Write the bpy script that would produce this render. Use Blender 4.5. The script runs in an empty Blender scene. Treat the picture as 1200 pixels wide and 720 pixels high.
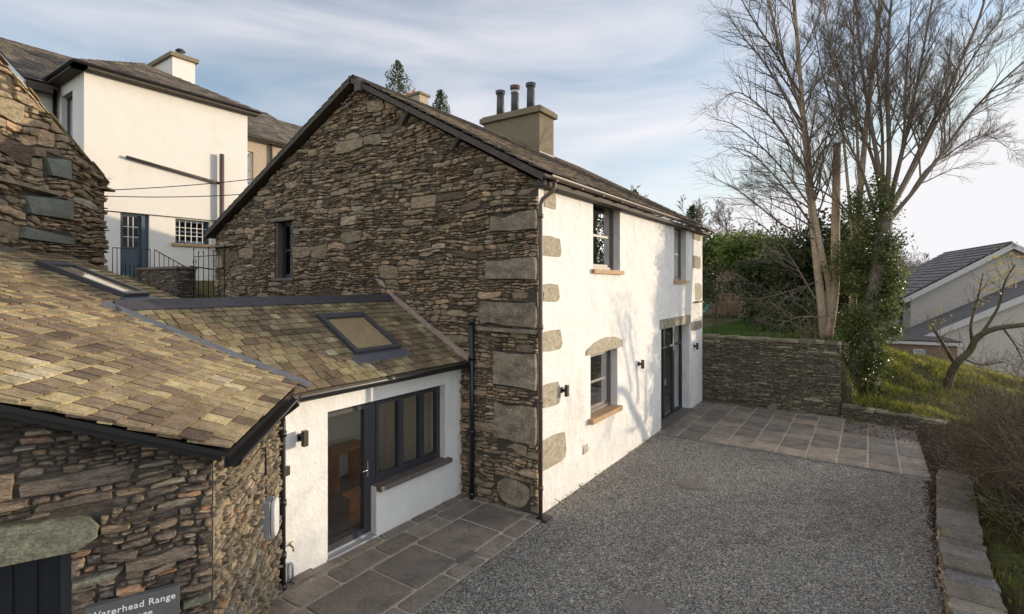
import bpy, math, random
import numpy as np
from mathutils import Vector, noise
RAD = math.radians
sc = bpy.context.scene
COL = sc.collection

# ------------------------------------------------------------------ camera, light
CAMH, F, HY, CX = 3.8, 605.0, 333.0, 600.0
YAW = RAD(34.6)
cam = bpy.data.objects.new("camera", bpy.data.cameras.new("camera"))
COL.objects.link(cam)
cam.location = (0, 0, CAMH)
cam.rotation_euler = (RAD(90), 0, YAW)
cam.data.sensor_width = 36.0
cam.data.lens = F / 1200 * 36.0
cam.data.shift_y = -(360 - HY) / 1200
cam.data.clip_start = 0.05
cam.data.clip_end = 3000
sc.camera = cam

SUN_AZ, SUN_EL = RAD(39.0), RAD(5.0)
sun = bpy.data.objects.new("sun", bpy.data.lights.new("sun", 'SUN'))
COL.objects.link(sun)
sun.data.energy = 2.35
sun.data.angle = RAD(0.55)
sun.data.color = (1.0, 0.81, 0.585)
sdir = Vector((math.sin(SUN_AZ) * math.cos(SUN_EL), math.cos(SUN_AZ) * math.cos(SUN_EL), math.sin(SUN_EL)))
sun.rotation_euler = sdir.to_track_quat('Z', 'Y').to_euler()

world = bpy.data.worlds.new("World")
sc.world = world
world.use_nodes = True
wt = world.node_tree
wn, wl = wt.nodes, wt.links
wn.clear()
sky = wn.new('ShaderNodeTexSky'); sky.sky_type = 'NISHITA'; sky.sun_disc = False
sky.sun_elevation = SUN_EL + RAD(4); sky.sun_rotation = SUN_AZ
sky.air_density = 1.0; sky.dust_density = 0.6; sky.ozone_density = 1.6
tc = wn.new('ShaderNodeTexCoord')
mp = wn.new('ShaderNodeMapping'); mp.inputs['Scale'].default_value = (1.0, 1.0, 4.6); mp.inputs['Rotation'].default_value = (RAD(10), RAD(-14), RAD(25)); mp.inputs['Location'].default_value = (.35, .9, .2)
n1 = wn.new('ShaderNodeTexNoise'); n1.inputs['Scale'].default_value = 1.7; n1.inputs['Detail'].default_value = 5; n1.inputs['Roughness'].default_value = .5; n1.inputs['Distortion'].default_value = .5
r1 = wn.new('ShaderNodeValToRGB'); r1.color_ramp.elements[0].position = .32; r1.color_ramp.elements[0].color = (.10, .10, .10, 1); r1.color_ramp.elements[1].position = .70; r1.color_ramp.elements[1].color = (.88, .88, .88, 1)
sep = wn.new('ShaderNodeSeparateXYZ')
mr = wn.new('ShaderNodeMapRange'); mr.inputs['From Min'].default_value = 0.0; mr.inputs['From Max'].default_value = .40; mr.inputs['To Min'].default_value = .55; mr.inputs['To Max'].default_value = 0.0
mx = wn.new('ShaderNodeMath'); mx.operation = 'MAXIMUM'
mix = wn.new('ShaderNodeMixRGB'); mix.inputs['Color2'].default_value = (4.35, 4.22, 4.30, 1)
bg = wn.new('ShaderNodeBackground'); bg.inputs['Strength'].default_value = .14
out = wn.new('ShaderNodeOutputWorld')
wl.new(tc.outputs['Generated'], mp.inputs['Vector']); wl.new(mp.outputs[0], n1.inputs['Vector'])
wl.new(n1.outputs['Fac'], r1.inputs[0])
wl.new(tc.outputs['Generated'], sep.inputs[0]); wl.new(sep.outputs['Z'], mr.inputs['Value'])
wl.new(r1.outputs[0], mx.inputs[0]); wl.new(mr.outputs[0], mx.inputs[1])
wl.new(mx.outputs[0], mix.inputs['Fac']); wl.new(sky.outputs[0], mix.inputs['Color1'])
cap = wn.new('ShaderNodeVectorMath'); cap.operation = 'MINIMUM'; cap.inputs[1].default_value = (4.0, 4.0, 4.1)
wl.new(mix.outputs[0], cap.inputs[0])
# the sky brightens smoothly towards the sun
dt = wn.new('ShaderNodeVectorMath'); dt.operation = 'DOT_PRODUCT'; dt.inputs[1].default_value = sdir; wl.new(tc.outputs['Generated'], dt.inputs[0])
gl = wn.new('ShaderNodeMapRange'); gl.interpolation_type = 'SMOOTHERSTEP'; gl.inputs['From Min'].default_value = .875; gl.inputs['From Max'].default_value = 1.0; gl.inputs['To Min'].default_value = 1.0; gl.inputs['To Max'].default_value = 5.0
wl.new(dt.outputs['Value'], gl.inputs['Value'])
scl = wn.new('ShaderNodeVectorMath'); scl.operation = 'SCALE'; wl.new(cap.outputs[0], scl.inputs[0]); 
# sky gain added out of view, overhead and behind the camera, lifts the fill
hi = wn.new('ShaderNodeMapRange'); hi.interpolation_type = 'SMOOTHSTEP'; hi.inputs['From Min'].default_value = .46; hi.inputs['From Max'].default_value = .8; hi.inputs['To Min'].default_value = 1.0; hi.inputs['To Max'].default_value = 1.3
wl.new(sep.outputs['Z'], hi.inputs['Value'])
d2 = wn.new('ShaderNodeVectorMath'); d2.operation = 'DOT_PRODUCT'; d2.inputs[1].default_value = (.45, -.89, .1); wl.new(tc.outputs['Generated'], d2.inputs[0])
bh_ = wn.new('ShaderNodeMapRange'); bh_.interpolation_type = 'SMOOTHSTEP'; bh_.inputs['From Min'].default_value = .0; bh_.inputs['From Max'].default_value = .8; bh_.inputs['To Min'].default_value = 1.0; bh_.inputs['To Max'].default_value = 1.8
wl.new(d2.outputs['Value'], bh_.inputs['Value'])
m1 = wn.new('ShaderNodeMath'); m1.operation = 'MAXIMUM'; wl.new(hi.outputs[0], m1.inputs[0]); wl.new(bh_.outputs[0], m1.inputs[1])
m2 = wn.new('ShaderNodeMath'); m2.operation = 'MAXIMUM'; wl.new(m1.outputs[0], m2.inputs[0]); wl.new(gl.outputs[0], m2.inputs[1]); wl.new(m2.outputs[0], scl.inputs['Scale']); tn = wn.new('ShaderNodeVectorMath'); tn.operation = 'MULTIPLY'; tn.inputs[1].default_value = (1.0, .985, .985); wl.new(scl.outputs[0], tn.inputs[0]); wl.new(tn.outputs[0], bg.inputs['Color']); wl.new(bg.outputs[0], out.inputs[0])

sc.view_settings.view_transform = 'Standard'
sc.view_settings.look = 'None'
sc.view_settings.gamma = 1
sc.view_settings.exposure = 0.76
sc.render.engine = 'CYCLES'
sc.cycles.use_denoising = True
sc.cycles.max_bounces = 6
sc.cycles.diffuse_bounces = 3
sc.cycles.transparent_max_bounces = 16
sc.cycles.caustics_reflective = False
sc.cycles.caustics_refractive = False

# ------------------------------------------------------------------ survey helpers: sight lines onto real planes
FW = Vector((-math.sin(YAW), math.cos(YAW), 0)); RT = Vector((math.cos(YAW), math.sin(YAW), 0)); UP = Vector((0, 0, 1))
CAM0 = Vector((0, 0, CAMH))
def ray(px, py): return FW + RT * ((px - CX) / F) + UP * ((HY - py) / F)
def hit(px, py, P, N):
    r = ray(px, py); N = Vector(N)
    return CAM0 + r * ((Vector(P) - CAM0).dot(N) / r.dot(N))
def hX(px, py, x): return hit(px, py, (x, 0, 0), (1, 0, 0))
def hY(px, py, y): return hit(px, py, (0, y, 0), (0, 1, 0))
def hZ(px, py, z): return hit(px, py, (0, 0, z), (0, 0, 1))
def hD(px, py, d): return CAM0 + ray(px, py) * d

# ------------------------------------------------------------------ objects
def tag(o, label, cat, group=None):
    o['label'] = label; o['category'] = cat
    if group: o['group'] = group
    return o
def thing(name, loc, label, cat, group=None):
    o = bpy.data.objects.new(name, None); COL.objects.link(o); o.location = loc
    o.empty_display_size = .2
    return tag(o, label, cat, group)
def kind(o, k): o['kind'] = k; return o

class MB:
    """collects faces, each with a random number for its own shade; builds ONE mesh object in world coordinates"""
    def __init__(s): s.v = []; s.f = []; s.r = []; s.m = []; s.sm = []
    def face(s, pts, r=None, m=0, smooth=False):
        i = len(s.v); s.v += [tuple(p) for p in pts]; s.f.append(tuple(range(i, i + len(pts))))
        s.r.append(random.random() if r is None else r); s.m.append(m); s.sm.append(smooth)
    def raw(s, vs, fs, r=.5, m=0, smooth=False):
        i = len(s.v); s.v += [tuple(p) for p in vs]
        for f in fs:
            s.f.append(tuple(i + k for k in f)); s.r.append(r); s.m.append(m); s.sm.append(smooth)
    def box(s, O, U, V, N, u, v, n, r=.5, m=0, jit=0):
        O = Vector(O)
        P = [O + U * a + V * b + N * c for c in n for b in v for a in u]
        if jit: P = [p + Vector([random.uniform(-jit, jit) for _ in range(3)]) for p in P]
        s.raw(P, [(0, 2, 3, 1), (4, 5, 7, 6), (0, 1, 5, 4), (2, 6, 7, 3), (0, 4, 6, 2), (1, 3, 7, 5)], r, m)
    def abox(s, x, y, z, r=.5, m=0, jit=0):
        s.box((0, 0, 0), Vector((1, 0, 0)), Vector((0, 1, 0)), UP, x, y, z, r, m, jit)
    def prism(s, poly, D, r=.5, m=0):
        n = len(poly); poly = [Vector(p) for p in poly]; q = [p + D for p in poly]
        s.raw(poly + q, [tuple(range(n)), tuple(range(2 * n - 1, n - 1, -1))] + [(i, i + n, (i + 1) % n + n, (i + 1) % n) for i in range(n)], r, m)
    def tube(s, pts, rad, k=6, r=.5, m=0, cap=True, smooth=True):
        pts = [Vector(p) for p in pts]; n = len(pts)
        if not hasattr(rad, '__len__'): rad = [rad] * n
        vs = []; prev = None
        for i in range(n):
            d = (pts[min(i + 1, n - 1)] - pts[max(i - 1, 0)])
            if d.length < 1e-9: d = Vector((0, 0, 1))
            d.normalize()
            if prev is None:
                a = d.cross(Vector((0, 0, 1)) if abs(d.z) < .9 else Vector((1, 0, 0)))
            else: a = prev - d * prev.dot(d)
            if a.length < 1e-6: a = d.orthogonal()
            a.normalize(); prev = a; b = d.cross(a)
            for j in range(k):
                t = 2 * math.pi * j / k
                vs.append(pts[i] + (a * math.cos(t) + b * math.sin(t)) * rad[i])
        fs = [(i * k + j, i * k + (j + 1) % k, (i + 1) * k + (j + 1) % k, (i + 1) * k + j) for i in range(n - 1) for j in range(k)]
        if cap: fs += [tuple(range(k - 1, -1, -1)), tuple(range((n - 1) * k, n * k))]
        s.raw(vs, fs, r, m, smooth)
    def build(s, name, mats, parent=None, bevel=0):
        if not isinstance(mats, (list, tuple)): mats = [mats]
        me = bpy.data.meshes.new(name)
        v = np.array(s.v, dtype=np.float32)
        if parent is not None: v = v - np.array(parent_world(parent), dtype=np.float32)
        me.vertices.add(len(v)); me.vertices.foreach_set('co', v.ravel())
        tot = [len(f) for f in s.f]
        me.loops.add(sum(tot)); me.loops.foreach_set('vertex_index', [i for f in s.f for i in f])
        me.polygons.add(len(tot)); st = np.concatenate([[0], np.cumsum(tot)[:-1]])
        me.polygons.foreach_set('loop_start', st.astype(np.int32)); me.polygons.foreach_set('loop_total', np.array(tot, dtype=np.int32))
        me.polygons.foreach_set('material_index', s.m); me.polygons.foreach_set('use_smooth', s.sm)
        for m in mats: me.materials.append(m)
        a = me.attributes.new('rnd', 'FLOAT', 'FACE'); a.data.foreach_set('value', s.r)
        me.update(calc_edges=True); me.validate()
        o = bpy.data.objects.new(name, me); COL.objects.link(o)
        if parent is not None: o.parent = parent
        if bevel:
            b = o.modifiers.new('bevel', 'BEVEL'); b.width = bevel; b.segments = 2; b.limit_method = 'ANGLE'
        return o
def parent_world(p):
    v = Vector((0, 0, 0))
    while p is not None: v += Vector(p.location); p = p.parent
    return v

# ------------------------------------------------------------------ materials
def M(name, rough=.85, metal=0, spec=None):
    m = bpy.data.materials.new(name); m.use_nodes = True
    b = m.node_tree.nodes['Principled BSDF']; b.inputs['Roughness'].default_value = rough; b.inputs['Metallic'].default_value = metal
    if spec is not None: b.inputs['Specular IOR Level'].default_value = spec
    return m, m.node_tree.nodes, m.node_tree.links, b
def C4(c): return (c[0], c[1], c[2], 1)
def ramp(n, stops, interp='LINEAR'):
    r = n.new('ShaderNodeValToRGB'); r.color_ramp.interpolation = interp
    e = r.color_ramp.elements
    while len(e) < len(stops): e.new(.5)
    for i, (p, c) in enumerate(stops): e[i].position = p; e[i].color = C4(c) if hasattr(c, '__len__') else (c, c, c, 1)
    return r
def noisen(n, l, scale, detail=6, rough=.6, stretch=None, coord='Object', dist=0):
    t = n.new('ShaderNodeTexCoord'); x = n.new('ShaderNodeTexNoise')
    x.inputs['Scale'].default_value = scale; x.inputs['Detail'].default_value = detail; x.inputs['Roughness'].default_value = rough; x.inputs['Distortion'].default_value = dist
    if stretch:
        mpn = n.new('ShaderNodeMapping'); mpn.inputs['Scale'].default_value = stretch
        l.new(t.outputs[coord], mpn.inputs[0]); l.new(mpn.outputs[0], x.inputs['Vector'])
    else: l.new(t.outputs[coord], x.inputs['Vector'])
    return x
def mixc(n, l, a, b, fac, mode='MIX'):
    x = n.new('ShaderNodeMixRGB'); x.blend_type = mode
    for s, v in ((x.inputs['Color1'], a), (x.inputs['Color2'], b), (x.inputs['Fac'], fac)):
        if hasattr(v, 'links') or hasattr(v, 'is_linked'): l.new(v, s)
        elif hasattr(v, '__len__'): s.default_value = C4(v)
        else: s.default_value = v if s.name == 'Fac' else (v, v, v, 1)
    return x.outputs[0]
def bump(n, l, b, h, strength=.5, dist=.02):
    x = n.new('ShaderNodeBump'); x.inputs['Strength'].default_value = strength; x.inputs['Distance'].default_value = dist
    l.new(h, x.inputs['Height']); l.new(x.outputs[0], b.inputs['Normal']); return x
def palette_mat(name, stops, nscale=6, stretch=(1, 1, 3), var=.5, lichen=None, bumpd=.012, rough=.9, fine=38, spec=.25, grain=.5):
    """per-face palette from 'rnd', mottled by noise, lichen patches, grainy bump"""
    m, n, l, b = M(name, rough, spec=spec)
    at = n.new('ShaderNodeAttribute'); at.attribute_name = 'rnd'
    r = ramp(n, stops); l.new(at.outputs['Fac'], r.inputs[0])
    nz = noisen(n, l, nscale, 8, .68, stretch)
    v = ramp(n, [(.28, 1 - var), (.72, 1 + var * .8)]); l.new(nz.outputs['Fac'], v.inputs[0])
    col = mixc(n, l, r.outputs[0], v.outputs[0], 1.0, 'MULTIPLY')
    if lichen:
        for c, sc_, lo, hi, st in lichen:
            ln = noisen(n, l, sc_, 7, .7)
            lr = ramp(n, [(lo, 0), (hi, st)]); l.new(ln.outputs['Fac'], lr.inputs[0])
            col = mixc(n, l, col, c, lr.outputs[0])
    l.new(col, b.inputs['Base Color'])
    f = noisen(n, l, fine, 5, .7, stretch)
    fr_ = ramp(n, [(.30, 1 - grain), (.70, 1 + grain * .9)]); l.new(f.outputs['Fac'], fr_.inputs[0])
    l.new(mixc(n, l, col, fr_.outputs[0], 1.0, 'MULTIPLY'), b.inputs['Base Color'])
    add = n.new('ShaderNodeMath'); add.operation = 'MULTIPLY_ADD'; add.inputs[1].default_value = .35
    l.new(f.outputs['Fac'], add.inputs[0]); l.new(nz.outputs['Fac'], add.inputs[2])
    bump(n, l, b, add.outputs[0], .9, bumpd)
    return m
def plain(name, c, rough=.5, metal=0, nz=0, scale=8, bumpd=0, stretch=None):
    m, n, l, b = M(name, rough, metal)
    if nz:
        x = noisen(n, l, scale, 7, .65, stretch)
        r = ramp(n, [(.3, [k * (1 - nz) for k in c]), (.7, [min(1, k * (1 + nz)) for k in c])]); l.new(x.outputs['Fac'], r.inputs[0]); l.new(r.outputs[0], b.inputs['Base Color'])
        if bumpd: bump(n, l, b, x.outputs['Fac'], .8, bumpd)
    else: b.inputs['Base Color'].default_value = C4(c)
    return m

m_rubble = palette_mat('rubble slate stone', [(0, (0.119, 0.0863, 0.0588)), (.2, (0.225, 0.168, 0.108)), (.42, (0.345, 0.261, 0.166)), (.6, (0.267, 0.222, 0.141)), (.78, (0.384, 0.282, 0.183)), (.92, (0.476, 0.325, 0.197)), (1, (0.441, 0.374, 0.279))],
    nscale=7, stretch=(1, 1, 3.2), var=.62, lichen=[((.30, .29, .24), 9, .60, .74, .45), ((.045, .04, .035), 4, .60, .75, .5)], bumpd=.02)
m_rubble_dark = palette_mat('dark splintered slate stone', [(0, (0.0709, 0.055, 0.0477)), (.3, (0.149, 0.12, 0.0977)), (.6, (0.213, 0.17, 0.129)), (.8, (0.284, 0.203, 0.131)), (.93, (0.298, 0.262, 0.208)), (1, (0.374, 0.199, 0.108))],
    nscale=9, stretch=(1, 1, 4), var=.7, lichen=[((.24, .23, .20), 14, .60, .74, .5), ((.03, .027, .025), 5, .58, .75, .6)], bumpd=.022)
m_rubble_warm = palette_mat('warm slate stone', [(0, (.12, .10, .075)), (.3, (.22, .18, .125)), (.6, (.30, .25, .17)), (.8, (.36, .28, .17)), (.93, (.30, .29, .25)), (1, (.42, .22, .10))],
    nscale=9, stretch=(1, 1, 4), var=.6, lichen=[((.38, .36, .30), 14, .60, .74, .5), ((.07, .06, .05), 5, .60, .75, .6)], bumpd=.02)
m_drystone = palette_mat('thin drystone slate', [(0, (0.084, 0.0756, 0.0504)), (.4, (0.18, 0.158, 0.106)), (.7, (0.252, 0.216, 0.144)), (1, (0.348, 0.3, 0.204))],
    nscale=7, stretch=(1, 1, 3), var=.6, lichen=[((.085, .095, .03), 3, .50, .68, .6), ((.24, .24, .20), 16, .62, .74, .5)], bumpd=.02)
m_quoin = palette_mat('green grey quoin block', [(0, (0.193, 0.165, 0.117)), (.5, (0.25, 0.21, 0.149)), (1, (0.307, 0.252, 0.18))], nscale=4, stretch=(1, 1, 1.8), var=.6,
    lichen=[((.34, .32, .25), 9, .56, .70, .5), ((.08, .072, .05), 3.0, .52, .70, .65)], bumpd=.02, grain=.6)
m_quoin_warm = palette_mat('exposed buff quoin stone', [(0, (.30, .26, .19)), (.5, (.38, .33, .24)), (1, (.44, .39, .29))], nscale=7, stretch=(1, 1, 1.5), var=.35,
    lichen=[((.5, .49, .44), 14, .58, .72, .4), ((.16, .14, .10), 5, .58, .75, .5)], bumpd=.014)
m_greenslab = palette_mat('green slate slab', [(0, (.155, .165, .14)), (1, (.19, .20, .17))], nscale=4, stretch=(1, 1, 1.5), var=.25, lichen=[((.28, .29, .24), 14, .60, .74, .4)], bumpd=.006)
m_lintel = palette_mat('mottled green grey lintel', [(0, (.15, .155, .11)), (1, (.21, .20, .15))], nscale=5, stretch=(1, 1, 1.5), var=.6, lichen=[((.34, .32, .25), 8, .52, .68, .6), ((.07, .075, .05), 3.5, .52, .7, .6)], bumpd=.02)
m_mortar = plain('old lime mortar', (.07, .058, .044), .95, 0, .4, 25, .02)
m_mortar_warm = plain('buff lime mortar', (.20, .165, .115), .95, 0, .4, 25, .02)
m_lead = plain('lead flashing', (.15, .155, .165), .5, .2, .15, 6)
m_black = plain('black painted iron', (.012, .012, .013), .35)
m_anth = plain('anthracite frame paint', (.035, .038, .044), .42)
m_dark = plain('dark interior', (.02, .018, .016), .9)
m_brown = plain('brown painted iron', (.09, .062, .045), .5, 0, .2, 10)
m_darkwood = plain('weathered dark timber', (.07, .056, .042), .8, 0, .4, 12, .01, (1, 1, 1))

def plaster(name, c, dirt=.1, bd=.012, sc1=2.5, stain=(.52, .46, .36)):
    m, n, l, b = M(name, .92, spec=.2)
    a = noisen(n, l, sc1, 8, .62); d = noisen(n, l, 1.1, 9, .72, (1, 1, .45)); g = noisen(n, l, 55, 4, .6)
    r = ramp(n, [(.3, [k * .93 for k in c]), (.7, c)]); l.new(a.outputs['Fac'], r.inputs[0])
    dr = ramp(n, [(.56, 0), (.78, dirt)]); l.new(d.outputs['Fac'], dr.inputs[0])
    l.new(mixc(n, l, r.outputs[0], stain, dr.outputs[0]), b.inputs['Base Color'])
    ad = n.new('ShaderNodeMath'); ad.operation = 'MULTIPLY_ADD'; ad.inputs[1].default_value = .10
    l.new(g.outputs['Fac'], ad.inputs[0]); l.new(a.outputs['Fac'], ad.inputs[2])
    bump(n, l, b, ad.outputs[0], .8, bd * 4)
    return m
m_white = plaster('limewashed white render', (.80, .775, .725), .75, .022, 2.5)
m_white2 = plaster('smooth white render', (.80, .78, .735), .40, .010, 4)
m_house = plaster('cream white render', (.70, .665, .60), .6, .006, 1.2)
m_tan = plaster('tan roughcast', (.40, .33, .24), .5, .012, 6)
m_chim = plaster('weathered chimney render', (.21, .172, .115), .8, .012, 4, (.14, .12, .09))
m_slate_near = palette_mat('weathered mossy roof slate', [(0, (0.0968, 0.0695, 0.0511)), (.25, (0.206, 0.153, 0.102)), (.5, (0.309, 0.242, 0.136)), (.75, (0.434, 0.353, 0.188)), (.9, (0.549, 0.471, 0.307)), (1, (0.64, 0.55, 0.408))],
    nscale=5, stretch=(1, 1, 1), var=.45, lichen=[((.12, .085, .04), 1.7, .50, .66, .6), ((.17, .10, .03), 9, .56, .70, .6), ((.50, .46, .33), 22, .60, .72, .5), ((.05, .045, .035), 6, .62, .75, .6)], bumpd=.012, fine=55, grain=.45)
m_slate_ext = palette_mat('mossy extension roof slate', [(0, (0.0693, 0.0539, 0.0407)), (.25, (0.15, 0.108, 0.0678)), (.5, (0.219, 0.162, 0.0968)), (.75, (0.289, 0.237, 0.126)), (1, (0.393, 0.334, 0.203))],
    nscale=5, stretch=(1, 1, 1), var=.5, lichen=[((.14, .16, .07), 3, .50, .66, .55), ((.10, .065, .035), 1.9, .50, .66, .6), ((.20, .09, .03), 10, .57, .70, .6), ((.36, .35, .30), 20, .62, .72, .5)], bumpd=.012, fine=70)
m_slate_dark = palette_mat('grey roof slate', [(0, (.07, .06, .055)), (.5, (.13, .11, .09)), (1, (.21, .17, .13))], nscale=4, stretch=(1, 1, 1), var=.45,
    lichen=[((.24, .21, .08), 1.2, .54, .70, .5), ((.16, .10, .05), 3, .56, .72, .4)], bumpd=.015)
m_ridge = plain('blue grey ridge tile', (.045, .042, .046), .6, 0, .25, 5)
m_flag = palette_mat('flagstone slate', [(0, (0.163, 0.138, 0.112)), (.5, (0.224, 0.189, 0.152)), (.85, (0.271, 0.228, 0.176)), (1, (0.312, 0.25, 0.182))], nscale=3.2, stretch=(1, 1, 1), var=.5,
    lichen=[((.30, .27, .21), 6, .58, .74, .4), ((.075, .068, .055), 1.6, .52, .68, .55)], bumpd=.012, rough=.62, fine=26, spec=.4, grain=.35)
m_grout = plain('pale paving mortar', (.40, .35, .28), .95, 0, .25, 30, .006)
m_wood = plain('orange varnished wood', (.42, .17, .055), .45, 0, .3, 5, 0, (1, 8, 1))
m_blue = plain('slate blue door paint', (.05, .078, .105), .45, 0, .12, 4)
m_palewood = plain('white joinery paint', (.62, .62, .60), .5)
m_sandsill = plain('sandstone sill', (.42, .27, .14), .8, 0, .25, 10, .004)
m_slatesill = plain('slate sill', (.13, .105, .09), .55, 0, .3, 14, .004)
m_grey = plain('grey plastic', (.30, .31, .33), .5)
m_whitepl = plain('white plastic', (.75, .74, .72), .35)
m_sash = plain('grey brown sash paint', (.16, .135, .115), .5)
m_verge = plain('pinkish stone coping', (.36, .27, .22), .85, 0, .25, 9, .008)

def glassmat(name, tint=(.85, .9, .9), refl=1.0):
    m = bpy.data.materials.new(name); m.use_nodes = True; n = m.node_tree.nodes; l = m.node_tree.links; n.clear()
    o = n.new('ShaderNodeOutputMaterial'); mx_ = n.new('ShaderNodeMixShader'); t = n.new('ShaderNodeBsdfTransparent'); g = n.new('ShaderNodeBsdfGlossy')
    fr = n.new('ShaderNodeFresnel'); fr.inputs['IOR'].default_value = 1.52
    t.inputs[0].default_value = C4(tint); g.inputs['Roughness'].default_value = .015; g.inputs['Color'].default_value = (1, 1, 1, 1)
    a = n.new('ShaderNodeMath'); a.operation = 'MULTIPLY'; a.inputs[1].default_value = 1.8 * refl; a.use_clamp = True
    l.new(fr.outputs[0], a.inputs[0]); gm_ = n.new('ShaderNodeNewGeometry'); iv_ = n.new('ShaderNodeMath'); iv_.operation = 'SUBTRACT'; iv_.inputs[0].default_value = 1; l.new(gm_.outputs['Backfacing'], iv_.inputs[1])
    a2 = n.new('ShaderNodeMath'); a2.operation = 'MULTIPLY'; l.new(a.outputs[0], a2.inputs[0]); l.new(iv_.outputs[0], a2.inputs[1])
    l.new(a2.outputs[0], mx_.inputs[0]); l.new(t.outputs[0], mx_.inputs[1]); l.new(g.outputs[0], mx_.inputs[2]); l.new(mx_.outputs[0], o.inputs[0])
    return m
m_glass = glassmat('window glass', (.97, .98, .97), .8)
m_glass_old = glassmat('old sash glass', (.85, .86, .84), 3.2)
m_glass_dim = glassmat('dull glass', (.5, .52, .5), .35)

# ------------------------------------------------------------------ stone walling
def clip(poly, a, b, c):
    """keep a*u+b*v <= c"""
    o = []
    for i in range(len(poly)):
        p, q = poly[i], poly[(i + 1) % len(poly)]
        dp, dq = a * p[0] + b * p[1] - c, a * q[0] + b * q[1] - c
        if dp <= 0: o.append(p)
        if dp * dq < 0:
            t = dp / (dp - dq); o.append((p[0] + t * (q[0] - p[0]), p[1] + t * (q[1] - p[1])))
    return o
def area(p): return .5 * sum(p[i][0] * p[(i + 1) % len(p)][1] - p[(i + 1) % len(p)][0] * p[i][1] for i in range(len(p)))
def planes_of(poly):
    r = []
    for i in range(len(poly)):
        (x0, y0), (x1, y1) = poly[i], poly[(i + 1) % len(poly)]
        a, b = (y1 - y0), -(x1 - x0); r.append((a, b, a * x0 + b * y0))
    return r
def inside(pt, poly):
    return all(a * pt[0] + b * pt[1] <= c + 1e-9 for a, b, c in planes_of(poly))

def stone(mb, O, U, V, N, poly, d, r, rg, m=0, rough=.012, bulge=.012):
    n = len(poly); cu = sum(p[0] for p in poly) / n; cv = sum(p[1] for p in poly) / n
    P = lambda u, v, h: O + U * u + V * v + N * h
    vs = [P(u, v, -.03) for u, v in poly]
    tilt = rg.uniform(-.35, .35) * rough, rg.uniform(-.5, .9) * rough
    ex = max(abs(p[0] - cu) for p in poly) + 1e-6; ey = max(abs(p[1] - cv) for p in poly) + 1e-6
    def hh(u, v): return tilt[0] * (u - cu) / ex + tilt[1] * (v - cv) / ey
    k1 = .003
    vs += [P(u + (cu - u) * min(.25, k1 / ex), v + (cv - v) * min(.3, k1 / ey), d * .55 + hh(u, v)) for u, v in poly]
    k2 = .009
    vs += [P(u + (cu - u) * min(.4, k2 / ex), v + (cv - v) * min(.5, k2 / ey), d + hh(u, v) + rg.uniform(-rough, rough) * .7) for u, v in poly]
    vs.append(P(cu + rg.uniform(-.3, .3) * ex, cv + rg.uniform(-.2, .2) * ey, d + bulge * rg.uniform(.2, 1.2)))
    fs = []
    for a in (0, n): fs += [(a + i, a + (i + 1) % n, a + n + (i + 1) % n, a + n + i) for i in range(n)]
    fs += [(2 * n + i, 2 * n + (i + 1) % n, 3 * n) for i in range(n)]
    mb.raw(vs, fs, r, m)

def outline_stone(u0, v0, u1, v1, rg, j):
    w, h = u1 - u0, v1 - v0
    ju = min(j * 1.6, w * .16); jv = min(j, h * .22)
    R = lambda s: rg.uniform(-s, s)
    pts = [(u0 + abs(R(ju)), v0 + abs(R(jv)))]
    k = 1 if w < .16 else 2
    for i in range(1, k + 1): pts.append((u0 + w * i / (k + 1) + R(ju), v0 + R(jv * .5)))
    pts.append((u1 - abs(R(ju)), v0 + abs(R(jv))))
    pts.append((u1 + R(ju * .4), (v0 + v1) / 2 + R(jv)))
    pts.append((u1 - abs(R(ju)), v1 - abs(R(jv))))
    for i in range(k, 0, -1): pts.append((u0 + w * i / (k + 1) + R(ju), v1 + R(jv * .5)))
    pts.append((u0 + abs(R(ju)), v1 - abs(R(jv))))
    pts.append((u0 + R(ju * .4), (v0 + v1) / 2 + R(jv)))
    return pts

def split_rects(u0, v0, u1, v1, rg, bh, th, wl, bigp=.16):
    """random walling: beds, blocks within beds, stones within blocks"""
    out = []
    def beds(a, b):
        y = a
        while y < b - 1e-6:
            h = min(b - y, rg.uniform(*bh));
            if b - y - h < bh[0] * .5: h = b - y
            yield y, y + h; y += h
    def sub(a, b, c, d):
        w, h = c - a, d - b
        t = rg.uniform(*th)
        if h > t * 1.5 and (h > .07 or rg.random() < .6) and not (rg.random() < bigp and h < th[1] * 2.4):
            k = rg.uniform(.3, .7); sub(a, b, c, b + h * k); sub(a, b + h * k, c, d); return
        mw = h * rg.uniform(*wl)
        if w > mw * 1.35 and w > .12:
            k = rg.uniform(.32, .68); sub(a, b, a + w * k, d); sub(a + w * k, b, c, d); return
        out.append((a, b, c, d))
    for y0, y1 in beds(v0, v1):
        x = u0 - rg.uniform(0, .4)
        while x < u1:
            w = rg.uniform(.35, 1.1); sub(x, y0, x + w, y1); x += w
    return out

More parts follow.
